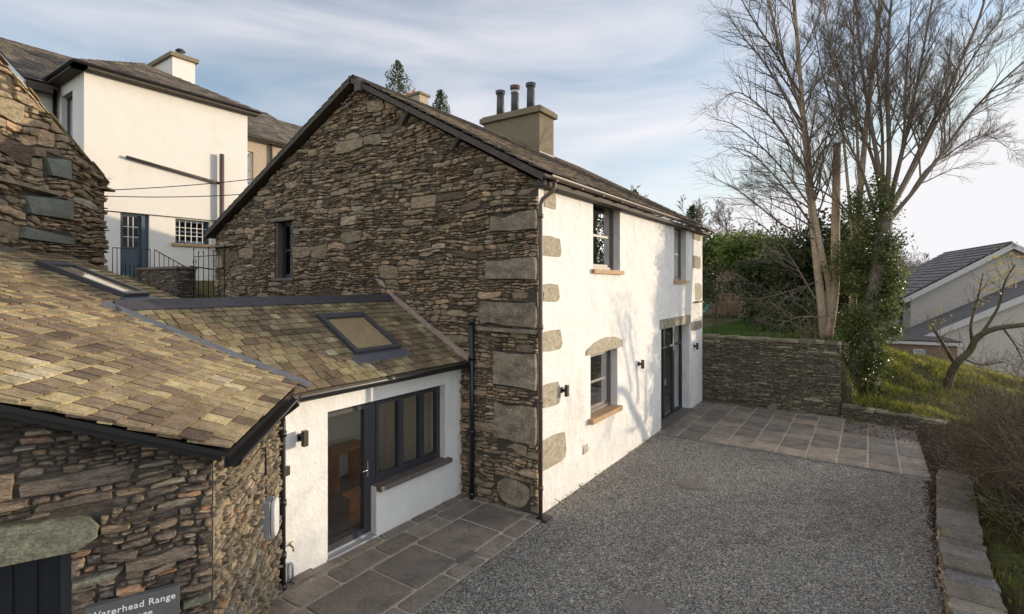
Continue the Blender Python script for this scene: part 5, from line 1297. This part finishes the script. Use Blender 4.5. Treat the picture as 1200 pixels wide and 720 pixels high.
def stem_px(path, D, r0, r1, rg, jit=0.0, D1=None):
    """stem through sight-line points at a real distance, with its own depth wander"""
    pts = []; rad = []; n_ = len(path)
    for i, (px, py) in enumerate(path):
        t = i / (n_ - 1); dd = D + ((D1 or D) - D) * t + rg.uniform(-jit, jit)
        pts.append(hD(px, py, dd)); rad.append(r0 + (r1 - r0) * t)
    # smooth subdivision
    out_, ro = [], []
    for i in range(n_ - 1):
        p0 = pts[max(0, i - 1)]; p1 = pts[i]; p2 = pts[i + 1]; p3 = pts[min(n_ - 1, i + 2)]
        for k in range(4):
            t = k / 4; out_.append(.5 * ((2 * p1) + (p2 - p0) * t + (2 * p0 - 5 * p1 + 4 * p2 - p3) * t * t + (3 * p1 - p0 - 3 * p2 + p3) * t ** 3)); ro.append(rad[i] + (rad[i + 1] - rad[i]) * t)
    out_.append(pts[-1]); ro.append(rad[-1]); return out_, ro

# --- pale trunk tree behind the far wall
rg = random.Random(101)
tA = thing('bare_tree', hD(968, 396, 17.0), 'bare winter tree with two pale buff trunks and a sawn stub behind the drystone wall', 'tree', 'bare trees beyond the terrace')
tr_ = MB(); cr_ = MB()
stemsA = [([(966, 398), (962, 350), (955, 290), (948, 215), (940, 120), (932, 20), (925, -60)], .145, .035, 8),
          ([(968, 396), (972, 340), (964, 300), (953, 240), (944, 150), (915, 60), (896, -20)], .12, .03, 8),
          ([(970, 396), (978, 340), (979, 280), (980, 220), (981, 168)], .15, .115, 0)]
for path, a, b_, k in stemsA:
    pts, rad = stem_px(path, 17.0, a, b_, rg, .12); tr_.tube(pts, rad, 10)
    if k: shoots(cr_, pts, rad, 7.0, 0, rg, 3, [24, 12, 9], .09, .045, .0038, .75, .42, scale=.50)
    else:
        for q in range(7): i = len(pts) - 2; grow(cr_, pts[i], Vector((rg.gauss(0, .4), rg.gauss(0, .4), 1)), 1.3, .012, 1, rg, 2, [4], twig_r=.004)
# low sweeping branches left over the garden
for (path, r0) in (([(955, 350), (925, 300), (890, 262), (862, 255)], .035), ([(958, 330), (930, 340), (890, 350), (850, 348)], .02), ([(962, 372), (935, 372), (905, 385)], .018), ([(950, 262), (915, 215), (880, 180), (848, 172)], .04), ([(944, 200), (905, 140), (870, 110), (850, 112)], .04), ([(940, 150), (900, 80), (868, 40), (850, 10)], .045), ([(953, 280), (915, 262), (872, 228), (842, 212)], .035), ([(948, 240), (910, 190), (866, 150), (838, 140)], .035), ([(938, 110), (900, 50), (872, 5), (860, -30)], .04)):
    pts, rad = stem_px(path, 16.6, r0, .007, rg, .3, 15.8); cr_.tube(pts, rad, 5, cap=False); shoots(cr_, pts, rad, 4.2, 1, rg, 3, [0, 20, 9], .10, .02, .004, .8, .12, scale=.45)
tr_.build('trunk', m_bark_pale, tA); cr_.build('crown', m_twig, tA)

# --- second pale stem
tB = thing('bare_tree', hD(1003, 420, 16.6), 'bare winter tree with one slim pale trunk between the twin trunks and the ivy', 'tree', 'bare trees beyond the terrace')
tr_ = MB(); cr_ = MB()
for path, a, b_, k in (([(1001, 430), (999, 380), (1001, 320), (1006, 250), (1014, 160), (1024, 70), (1034, -20), (1040, -90)], .13, .04, 18), ([(1001, 300), (992, 200), (985, 130), (975, 60), (958, -30)], .05, .02, 14), ([(1008, 240), (1004, 150), (1000, 60), (1002, -30)], .05, .02, 14)):
    pts, rad = stem_px(path, 16.6, a, b_, rg, .12); tr_.tube(pts, rad, 9); shoots(cr_, pts, rad, 5.5, 0, rg, 3, [k + 2, 11, 9], .09, .05, .0038, .7, .46, scale=.45)
tr_.build('trunk', m_bark_pale, tB); cr_.build('crown', m_twig, tB)

# --- big dark tree clothed in ivy
tC = thing('ivy_clad_tree', hD(1000, 480, 15.4), 'large spreading dark bare tree with ivy covered leaning trunk at the corner of the terrace', 'tree', 'bare trees beyond the terrace')
tr_ = MB(); cr_ = MB(); Dc = 16.2
pts, rad = stem_px([(990, 482), (1000, 440), (1013, 395), (1024, 340), (1032, 290), (1036, 250)], 15.4, .22, .24, rg, .03, Dc); tr_.tube(pts, rad, 12)
pts, rad = stem_px([(994, 484), (1020, 465), (1028, 430), (1024, 400)], 15.3, .09, .06, rg, .03); tr_.tube(pts, rad, 8)
stemsC = [([(1034, 260), (1030, 200), (1018, 130), (1008, 60), (1000, -30)], .12, .03), ([(1036, 255), (1042, 190), (1040, 110), (1042, 30), (1050, -40)], .12, .03),
    ([(1038, 255), (1052, 200), (1066, 140), (1080, 70), (1096, -20)], .12, .03), ([(1040, 250), (1062, 210), (1090, 150), (1118, 90), (1148, 20), (1160, -30)], .12, .03),
    ([(1040, 258), (1066, 230), (1100, 185), (1140, 130), (1180, 90), (1215, 60)], .10, .02), ([(1042, 262), (1062, 235), (1085, 200), (1110, 182), (1150, 158), (1180, 172)], .07, .012),
    ([(1042, 250), (1075, 190), (1105, 130), (1145, 60), (1190, 0)], .09, .02), ([(1036, 250), (1024, 190), (1000, 130), (978, 70), (965, 0)], .09, .02), ([(1034, 280), (1010, 200), (985, 150), (965, 90), (952, 20)], .07, .015),
    ([(1034, 255), (1034, 160), (1028, 80), (1026, -20)], .09, .02), ([(1040, 255), (1058, 170), (1062, 90), (1068, 0)], .08, .02), ([(1036, 300), (1000, 255), (965, 225), (930, 215), (900, 220)], .06, .012)]
for path, a, b_ in stemsC:
    a *= .72; b_ *= .7; pts, rad = stem_px(path, Dc, a, b_, rg, .25, Dc + rg.uniform(-1.2, 3.2)); tr_.tube(pts, rad, 7); shoots(cr_, pts, rad, 4.6, 0, rg, 3, [18, 12, 11], .09, .055, .0040, .62, .28, scale=.54)
tr_.build('trunk', m_bark_dark, tC); cr_.build('crown', m_twig, tC)
iv_ = MB()
def cloud(mb, c, rad, n_, s, rg, clumps=14, cs=.35, rr=(0, 1), m=0):
    C = Vector(c); cl = []
    for _ in range(clumps):
        v = Vector((rg.gauss(0, 1), rg.gauss(0, 1), rg.gauss(0, 1))).normalized() * rg.random() ** .4; cl.append((C + Vector((v.x * rad[0], v.y * rad[1], v.z * rad[2])), rg.uniform(.6, 1.3), rg.uniform(*rr)))
    for _ in range(n_):
        p, k, base = rg.choice(cl); o = Vector((rg.gauss(0, 1), rg.gauss(0, 1), rg.gauss(0, 1))) * cs * k * .6
        leaf(mb, p + o, s * rg.uniform(.6, 1.3), rg, min(1, max(0, base * .5 + rg.random() * .5)), m)
for (px, py, D, rx, rz, n_) in ((1018, 430, 15.3, .45, .7, 1900), (1022, 385, 15.6, .62, .8, 3000), (1020, 335, 15.9, .75, .8, 3000), (1022, 290, 16.1, .75, .7, 2400), (1016, 245, 16.2, .6, .6, 1500), (1005, 390, 15.8, .4, .9, 1500), (1040, 340, 16.0, .35, 1.2, 1300), (990, 300, 16.3, .5, .8, 900), (1033, 225, 16.2, .25, .6, 500)):
    cloud(iv_, hD(px, py, D), (rx, .55, rz), int(n_ * 1.8), .040, rg, 30, .26)
iv_.build('ivy', m_ivy, tC)

# --- evergreen shrubs and hedge beyond the lawn
def shrub(name, label, px, py, D, rad, n_, s, mat, zb, group='evergreens beyond the lawn', clumps=60, cs=.5, trunk=True):
    c = hD(px, py, D); t_ = thing(name, (c.x, c.y, zb), label, 'shrub' if 'tree' not in name else 'tree', group)
    mb = MB(); cloud(mb, c, rad, n_, s, rg, clumps, cs); mb.build('foliage', mat, t_)
    mb = MB(); mb.tube([(c.x, c.y, zb - .3), (c.x + .05, c.y, c.z)], [.12, .05], 7)
    for i in range(6): grow(mb, (c.x, c.y, zb + (c.z - zb) * rg.uniform(.3, .8)), (rg.gauss(0, 1), rg.gauss(0, 1), .6), rad[0] * .9, .04, 1, rg, 2, [4])
    mb.build('trunk', m_bark_dark, t_); return t_
shrub('laurel_bush', 'broad yellow green laurel bush just past the corner of the white facade', 846, 296, 32, (2.2, 1.4, 1.1), 5200, .11, m_laurel, GARDEN)
shrub('laurel_bush', 'sunlit yellow green laurel bush in the middle of the garden hedge', 885, 300, 28, (2.0, 1.4, 1.0), 5600, .11, m_laurel, GARDEN)
shrub('evergreen_bush', 'dark evergreen bush low behind the playhouse', 872, 335, 34, (3.0, 1.5, 1.9), 6500, .10, m_evergreen, GARDEN)
shrub('evergreen_bush', 'large dark evergreen bush behind the low sweeping branches', 912, 338, 24, (2.0, 1.5, 1.7), 8500, .09, m_evergreen, GARDEN)
shrub('holly_tree', 'tall dark holly tree behind the pale twin trunks', 948, 315, 22, (1.7, 1.4, 2.4), 10000, .08, m_evergreen, GARDEN, clumps=90)
shrub('holly_tree', 'dark holly tree filling the gap between pale trunks and ivy', 985, 320, 21, (1.4, 1.2, 2.6), 9000, .08, m_evergreen, GARDEN, clumps=90)
shrub('evergreen_bush', 'dark shrub on the lawn edge right of the far lawn', 935, 372, 19.5, (1.5, .9, .5), 3600, .06, m_evergreen, GARDEN)
shrub('evergreen_bush', 'small green shrub on top of the drystone wall at the trunks', 952, 395, 17.6, (1.0, .3, .12), 1300, .04, m_laurel, GARDEN)
shrub('evergreen_bush', 'dark bush with a rounded top hugging the facade corner', 822, 320, 33, (1.4, .9, 2.0), 2600, .08, m_evergreen, GARDEN)
# bare background trees
def baretree(px, py_top, D, zb, label, k=14, seed=0, mat=None, grp='bare trees behind the garden', w_=.5):
    rg2 = random.Random(seed); b0 = hD(px, 333, D); h = hD(px, py_top, D).z - zb; t_ = thing('bare_tree', (b0.x, b0.y, zb), label, 'tree', grp)
    mb = MB(); cr2 = MB(); pts = [Vector((b0.x, b0.y, zb - .2))]; rad = [h * .022]
    for i in range(7): pts.append(pts[-1] + Vector((rg2.gauss(0, .02) * h, rg2.gauss(0, .02) * h, h / 8))); rad.append(h * .022 * (1 - .11 * (i + 1)))
    mb.tube(pts, rad, 7); mb.build('trunk', m_bark_dark, t_); shoots(cr2, pts, rad, h * .75, 0, rg2, 3, [k + 8, 9, 7], .12, .05, .017, .8, .25, scale=w_ ); cr2.build('crown', mat or m_twig, t_)
baretree(822, 240, 38, 2, 'bare twiggy tree rising just over the end of the house roof', seed=1)
baretree(850, 238, 40, 2, 'bare twiggy tree second from the house behind the laurels', seed=2)
baretree(880, 262, 42, 2, 'bare twiggy tree third from the house behind the laurels', seed=3)
baretree(800, 235, 44, 2, 'small bare tree peeping over the slate ridge at the far gable', seed=4)
baretree(742, 222, 36, 2, 'tiny bare tree top peeping over the roof left of the far gable', seed=5)
baretree(1062, 290, 55, -1, 'hazy bare tree standing left of the pale brick house', seed=6, w_=.6)
baretree(1085, 300, 62, -1, 'hazy bare tree nearest the grey roof of the pale brick house', seed=7, w_=.6)
baretree(1045, 300, 50, -1, 'hazy bare tree close behind the ivy clad trunk', seed=8, w_=.6)
for (px, pt, pb, D, wd_, lab, sd) in ((466, 71, 150, 48, 1.75, 'larger conifer top showing above the stone gable', 1), (516, 105, 165, 52, 1.35, 'smaller conifer top between the orange pots and the big chimney', 2), (744, 222, 260, 46, .8, 'small dark conifer top peeping over the eaves line', 3), (812, 240, 290, 40, .8, 'dark conifer top just beyond the far end of the roof', 4)):
    A = hD(px, pt, D); B = hD(px, pb, D); t_ = thing('conifer', (A.x, A.y, 2), lab, 'tree', 'conifers showing over the roofs'); mb = MB(); rg2 = random.Random(sd * 7)
    H = A.z - B.z
    for k in range(5200 if sd < 3 else 2400):
        t = rg2.random() ** .8; ang = rg2.uniform(0, 6.283); z = A.z - t * H * 1.3; wv = wd_ * min(1, .12 + (t * 2.6) ** .7) * (.78 + .3 * math.sin(ang * 3 + z * 2.2) + .12 * math.sin(z * 5 + ang)); R = wv * rg2.random() ** .45
        leaf(mb, (A.x + math.cos(ang) * R, A.y + math.sin(ang) * R, z - R * .3), rg2.uniform(.05, .13), rg2)
    mb.build('foliage', m_conifer, t_); mb = MB(); mb.tube([(A.x, A.y, 2), (A.x, A.y, A.z - .2)], [.25, .03], 7); mb.build('trunk', m_bark_dark, t_)

# sapling with a stake on the lawn
q = hZ(835, 393, GARDEN); t_ = thing('sapling', (q.x, q.y, GARDEN), 'young leafy sapling tied to a wooden stake on the lawn', 'tree')
mb = MB(); mb.tube([(q.x, q.y, GARDEN - .1), (q.x + .02, q.y, 3.9)], [.03, .015], 6); mb.build('trunk', m_bark_dark, t_)
mb = MB(); cloud(mb, (q.x - .1, q.y, 3.7), (.45, .45, .8), 900, .05, rg, 14, .3); mb.build('crown', m_evergreen, t_)
mb = MB(); mb.abox((q.x + .10, q.x + .15), (q.y - .03, q.y + .02), (GARDEN - .1, 2.95)); mb.abox((q.x - .01, q.x + .15), (q.y - .035, q.y - .03), (2.7, 2.76)); mb.build('stake', m_darkwood, t_)

# playhouse with slide
q = hD(856, 368, 29); ph = thing('playhouse', (q.x, q.y, GARDEN), 'wooden play tower with pitched roof and green slide at the back of the lawn', 'playhouse')
m_pine = plain('weathered play timber', (.26, .17, .10), .8, 0, .25, 6)
for sx in (-.6, .6):
    for sy in (-.6, .6): mb = MB(); mb.abox((q.x + sx - .05, q.x + sx + .05), (q.y + sy - .05, q.y + sy + .05), (GARDEN - .1, 4.0)); mb.build('post', m_pine, ph)
mb = MB(); mb.abox((q.x - .65, q.x + .65), (q.y - .65, q.y + .65), (2.75, 2.82)); mb.build('deck', m_pine, ph)
mb = MB(); mb.abox((q.x - .65, q.x + .65), (q.y - .64, q.y - .60), (2.82, 3.3)); mb.abox((q.x + .60, q.x + .64), (q.y - .64, q.y + .6), (GARDEN, 3.3)); mb.build('side_boards', m_pine, ph)
mb = MB(); mb.prism([(q.x - .8, q.y - .8, 3.95), (q.x + .8, q.y - .8, 3.95), (q.x, q.y - .8, 4.6)], Vector((0, 1.6, 0)), .5); mb.build('roof', plain('pinkish play roof', (.30, .20, .16), .8, 0, .2, 5), ph)
mb = MB(); pa = [Vector((q.x - .75, q.y - .7, 2.85)), Vector((q.x - .95, q.y - 1.2, 2.5)), Vector((q.x - 1.15, q.y - 1.8, 2.15)), Vector((q.x - 1.25, q.y - 2.3, 2.03))]
for a, b_ in zip(pa, pa[1:]):
    sd = Vector((.22, -.05, 0)); mb.face([a - sd, a + sd, b_ + sd, b_ - sd]); mb.face([a + sd, a + sd + UP * .14, b_ + sd + UP * .14, b_ + sd]); mb.face([a - sd, a - sd + UP * .14, b_ - sd + UP * .14, b_ - sd])
mb.build('slide', plain('teal green plastic slide', (.06, .22, .18), .35), ph)
# garden fence behind
fnp = hD(832, 360, 31); fe = thing('garden_fence', (fnp.x, fnp.y, GARDEN), 'low brown wooden fence along the back of the lawn', 'fence')
for i in range(3):
    mb = MB(); x = fnp.x - 1 + i * 1.9; mb.abox((x, x + 1.85), (fnp.y + .02, fnp.y + .05), (2.0, 2.75)); mb.build('board_panel', m_pine, fe)
    mb = MB(); mb.abox((x - .05, x + .02), (fnp.y - .03, fnp.y + .05), (1.9, 2.85)); mb.build('post', m_pine, fe)

# --- grass
rg = random.Random(55); gm = MB()
def blades(mb, x0, x1, y0, y1, n_, h, w_, dens=None):
    for _ in range(n_):
        x = rg.uniform(x0, x1); y = rg.uniform(y0, y1)
        if dens and rg.random() > dens(x, y): continue
        z = ground_z(x, y); a = rg.uniform(0, 6.283); hh = h * rg.uniform(.4, 1.2); ww = w_ * rg.uniform(.6, 1.4); l1, l2 = rg.gauss(0, .45) * hh, rg.gauss(0, .45) * hh
        c_, s_ = math.cos(a) * ww, math.sin(a) * ww
        mb.raw([(x - c_, y - s_, z - .01), (x + c_, y + s_, z - .01), (x + l1, y + l2, z + hh)], [(0, 1, 2)], min(1, max(0, .5 + .5 * noise.noise(Vector((x * 1.3, y * 1.3, 1))) + rg.gauss(0, .2))))
blades(gm, -.5, 7, 16.9, 24, 60000, .15, .013, lambda x, y: .5 + .9 * noise.noise(Vector((x * 1.1, y * 1.1, 4))))
kind(gm.build('bank_grass', m_grass), 'stuff')
gm = MB(); blades(gm, -5.5, -.7, 17.8, 31, 30000, .06, .012)
kind(gm.build('lawn_grass', m_lawn), 'stuff')
gm = MB(); blades(gm, 1.15, 5, 2.5, 12, 16000, .22, .010, lambda x, y: .35 + .9 * noise.noise(Vector((x * 1.6, y * 1.6, 8))))
kind(gm.build('verge_grass', m_grass), 'stuff')
# leaf litter
lm = MB()
for _ in range(16000):
    k = rg.random()
    if k < .45:
        y = rg.uniform(3, 12.6); edge = .66 + (.42 - .0) * (y - 1) / 11.3; x = edge - abs(rg.gauss(0, .10)) - .0; z = grav_z(x, y) + rg.uniform(0, .05) * max(0, 1 - (edge - x) * 4)
    elif k < .85: x = 1.0 + abs(rg.gauss(0, .38)); y = rg.uniform(12.4, 16.7); z = max(ground_z(x, y), .02) + rg.uniform(0, .06); 
    else: x = rg.uniform(-.4, 3); y = rg.uniform(16.9, 19); z = ground_z(x, y) + rg.uniform(0, .05)
    leaf(lm, (x, y, z), rg.uniform(.012, .03), rg)
for _ in range(700): x = rg.uniform(-.5, 1.2); y = rg.uniform(15.5, 17.1); leaf(lm, (x, y, .045), rg.uniform(.012, .028), rg)
for _ in range(900): x = rg.uniform(-4.3, .6); y = rg.uniform(3, 17); leaf(lm, (x, y, .045), rg.uniform(.008, .018), rg)
kind(lm.build('leaf_litter', m_litter), 'stuff')

# weeds and fallen twigs at the foot of the walls
wm = MB()
for _ in range(70):
    k = rg.random()
    if k < .45: x, y = rg.uniform(XF + .1, -.7), 17.25 - abs(rg.gauss(0, .05))
    elif k < .75: x, y = XF + abs(rg.gauss(0, .04)) + .03, rg.uniform(YG + .4, 12.6)
    else: x, y = rg.uniform(-.4, 1.1), 16.9 - abs(rg.gauss(0, .05))
    for _ in range(rg.randint(4, 12)): leaf(wm, (x + rg.gauss(0, .04), y + rg.gauss(0, .03), .04 + abs(rg.gauss(0, .03))), rg.uniform(.008, .02), rg)
kind(wm.build('wall_foot_weeds', m_laurel), 'stuff')
# --- bare hedge on the right
rg = random.Random(66)
hd = thing('bare_hedge', (2.3, 11, 0), 'brown bare twiggy hedge growing over the right hand low wall', 'hedge')
mb = MB(); lv = MB()
for i in range(650):
    t = rg.random(); y = 9.3 + 5.4 * t; x = 1.72 + 2.2 * rg.random() ** 1.3
    h = rg.uniform(.9, 2.25) * (1 - .5 * sst(11.8, 14.5, y)) * (.6 + .4 * sst(1.7, 2.3, x))
    grow(mb, (x, y, ground_z(x, y) - .05), (rg.gauss(-.12, .3), rg.gauss(0, .3), 1), h * 1.25, .009, 1, rg, 3, [0, 7, 4], wob=.2, upw=.02, twig_r=.0036, spread=.8)
    if rg.random() < .5: leaf(lv, (x + rg.gauss(0, .3), y + rg.gauss(0, .3), rg.uniform(.3, 1.6)), .03, rg)
mb.build('stems', m_hedgetwig, hd)
for i in range(5000):
    y = rg.uniform(9, 14); x = rg.uniform(1.75, 3.6); leaf(lv, (x, y, ground_z(x, y) + rg.uniform(.05, 1.7) ), rg.uniform(.012, .03), rg)
lv.build('leaves', m_litter, hd)
# brambles and green shoots at its foot
br2 = MB()
for i in range(200):
    y = rg.uniform(3.5, 11.5); x = rg.uniform(1.35, 2.9); cloud(br2, (x, y, ground_z(x, y) + rg.uniform(.05, .4)), (.15, .2, .15), 26, .03, rg, 3, .12)
tag(br2.build('bramble_patch', m_ivy), 'low green brambles on the ground just outside the coping wall', 'brambles')

# --- gnarled apple tree
at_ = thing('apple_tree', hD(1108, 458, 15.5), 'gnarled leaning apple tree with a few yellow leaves on the sunlit bank', 'tree')
tr_ = MB(); cr_ = MB(); yl = MB()
for path, D0, D1_, a, b_ in (([(1108, 462), (1114, 440), (1122, 425), (1136, 412), (1146, 395), (1168, 385), (1205, 380), (1240, 370)], 15.5, 14.0, .12, .055), ([(1120, 428), (1108, 408), (1098, 392), (1092, 382)], 15.4, 15.2, .06, .02), ([(1140, 405), (1138, 380), (1146, 350), (1152, 320)], 15.2, 14.8, .05, .012), ([(1150, 392), (1170, 360), (1178, 330), (1190, 310)], 15, 14.5, .045, .012), ([(1175, 384), (1190, 405), (1200, 425)], 14.6, 14.3, .03, .01), ([(1128, 420), (1150, 428), (1175, 424)], 15.3, 15, .03, .01)):
    pts, rad = stem_px(path, D0, a, b_, rg, .06, D1_); tr_.tube(pts, rad, 8); shoots(cr_, pts, rad, 1.7, 1, rg, 3, [0, 12, 5], .16, .05, .004, .9, .3)
for (px, py, n_) in ((1165, 330, 55), (1185, 322, 70), (1150, 345, 30), (1190, 300, 30), (1102, 376, 22), (1160, 305, 18)):
    for _ in range(n_): leaf(yl, hD(px + rg.gauss(0, 9), py + rg.gauss(0, 8), rg.uniform(14.4, 15.3)), rg.uniform(.03, .055), rg)
tr_.build('trunk', treemat('mossy apple bark', (.06, .048, .03), (.13, .11, .06)), at_); cr_.build('crown', m_twig, at_); yl.build('leaves', m_yellow, at_)

# ================================================================== SMALL FITTINGS
def lamp_x(px, py, X0, side, label, grp='up and down wall lamps'):
    q = hX(px, py, X0 + side * .10); t_ = thing('wall_lamp', (X0, q.y, q.z), label, 'wall lamp', grp)
    mb = MB(); mb.abox((X0 + .0, X0 + .018), (q.y - .04, q.y + .04), (q.z - .05, q.z + .05)); mb.build('back_plate', m_black, t_)
    mb = MB(); mb.abox((X0 + .018, X0 + .075), (q.y - .02, q.y + .02), (q.z - .025, q.z + .025)); mb.build('arm', m_black, t_)
    mb = MB(); mb.abox((X0 + .075, X0 + .135), (q.y - .035, q.y + .035), (q.z - .10, q.z + .10)); mb.build('lamp_body', m_lampm, t_, bevel=.004)
m_lampm = plain('dark bronze lamp metal', (.07, .062, .05), .4, .6)
lamp_x(357, 514, XE, 1, 'dark box wall lamp on the white extension left of the glazed door')
lamp_x(664, 458, XF, 1, 'dark box wall lamp nearest the corner downpipe on the white facade')
lamp_x(753, 427, XF, 1, 'dark box wall lamp between ground floor window and patio door')
lamp_x(817, 406, XF, 1, 'dark box wall lamp on the far side of the patio door')
# key safe
q = hX(336, 552, XE + .02); t_ = MB(); t_.abox((XE, XE + .045), (q.y - .035, q.y + .035), (q.z - .06, q.z + .06)); ks = tag(t_.build('key_safe', m_lampm, None, bevel=.008), 'small grey key safe on the white wall under the lamp', 'key safe')
# wall tap and pipe
q = hX(341, 640, XE + .05); t_ = thing('garden_tap', (XE, q.y, q.z), 'brass garden tap low on the white wall beside the downpipe', 'tap')
m_brass = plain('dull brass', (.35, .27, .15), .4, .8)
mb = MB(); mb.tube([(XE, q.y, q.z), (XE + .07, q.y, q.z), (XE + .10, q.y, q.z - .01), (XE + .105, q.y, q.z - .05)], .012, 8); mb.build('spout', m_brass, t_)
mb = MB(); mb.tube([(XE + .05, q.y, q.z), (XE + .05, q.y, q.z + .045)], .008, 6); mb.tube([(XE + .05, q.y - .03, q.z + .045), (XE + .05, q.y + .03, q.z + .045)], .007, 6); mb.build('handle', m_brass, t_)
q = hX(341, 665, XE + .04); mb = MB(); mb.tube([(XE + .03, q.y - .03, .05), (XE + .03, q.y - .03, .20), (XE + .03, q.y - .02, .25), (XE + .03, q.y, .27), (XE + .03, q.y + .02, .25), (XE + .03, q.y + .03, .20), (XE + .03, q.y + .03, .05)], .014, 8)
tag(mb.build('pipe_loop', m_grey), 'pale grey looped waste pipe at the foot of the white wall', 'pipe')
q = hZ(352, 673, .05); mb = MB(); mb.abox((q.x - .14, q.x + .12), (q.y - .16, q.y + .16), (.03, .055), jit=.006); tag(mb.build('loose_slate', m_flag), 'loose square slate lying on the patio below the tap', 'slate')
# meter box on the splay wall: grey box with round white cover
q = hit(318, 606, J0 + splay_n * .10, splay_n); Uq = Uu
t_ = thing('electric_box', q, 'grey box with oval white cover on the splayed stone wall beside the downpipe', 'charging point')
B0 = q - splay_n * .08
mb = MB(); mb.box(B0, Uq, UP, Nsp, (-.10, .10), (-.19, .19), (-.03, .09)); mb.build('housing', m_grey, t_, bevel=.01)
mb = MB(); k = 28; ov = [B0 + Uq * (.105 * math.copysign(abs(math.cos(t)) ** .6, math.cos(t))) + UP * (.20 * math.copysign(abs(math.sin(t)) ** .7, math.sin(t))) + Nsp * .095 for t in [6.2832 * i / k for i in range(k)]]
mb.prism(ov, Nsp * .045, .5); mb.build('cover', m_whitepl, t_, bevel=.012)
mb = MB(); cb = q + UP * .2 - splay_n * .06; mb.tube([cb, cb + UP * .4 + Uq * .02, cb + UP * .9 + Uq * .0, Vector((cb.x, cb.y, 2.3))], .011, 6); mb.build('cable', m_black, t_)
# sign
sp = [hit(x, y, C0 + wn_ * .085, wn_) for x, y in ((210.5, 684), (100, 712))]
ztop = (sp[0].z + sp[1].z) / 2; c = (sp[0] + sp[1]) / 2; ws_ = (sp[0] - sp[1]).length; print('SIGN', ws_, ztop)
t_ = thing('slate_sign', c, 'dark slate name sign reading Waterhead Range Cottage on the shaded stone wall', 'sign')
UU = Uf if Uf.cross(UP).dot(wn_) > 0 else -Uf
m_signm = plain('smooth grey slate', (.10, .10, .10), .5, 0, .12, 10)
hs_ = .22
mb = MB(); mb.box(Vector((c.x, c.y, ztop)), UU, UP, wn_, (-ws_ / 2, ws_ / 2), (-hs_, 0), (-.03, .03)); mb.build('plate', m_signm, t_, bevel=.003)
m_letter = plain('white lettering', (.75, .75, .72), .6)
def text(s_, size, u, v, parent):
    cu = bpy.data.curves.new('txt', 'FONT'); cu.body = s_; cu.size = size; cu.align_x = 'CENTER'; cu.extrude = .0012; cu.offset = .0006; cu.space_character = 1.08
    o = bpy.data.objects.new('txt', cu); COL.objects.link(o); bpy.context.view_layer.update()
    me = bpy.data.meshes.new_from_object(o.evaluated_get(bpy.context.evaluated_depsgraph_get())); bpy.data.objects.remove(o)
    W0 = Vector((c.x, c.y, ztop)) + UU * u + UP * v + wn_ * .0325 - parent_world(parent)
    for vv_ in me.vertices: p = vv_.co.copy(); vv_.co = W0 + UU * p.x + UP * p.y + wn_ * p.z
    me.materials.clear(); me.materials.append(m_letter); o = bpy.data.objects.new('lettering', me); COL.objects.link(o); o.parent = parent
text('Waterhead Range', .066, .0, -.085, t_); text('Cottage', .066, -.0, -.165, t_)
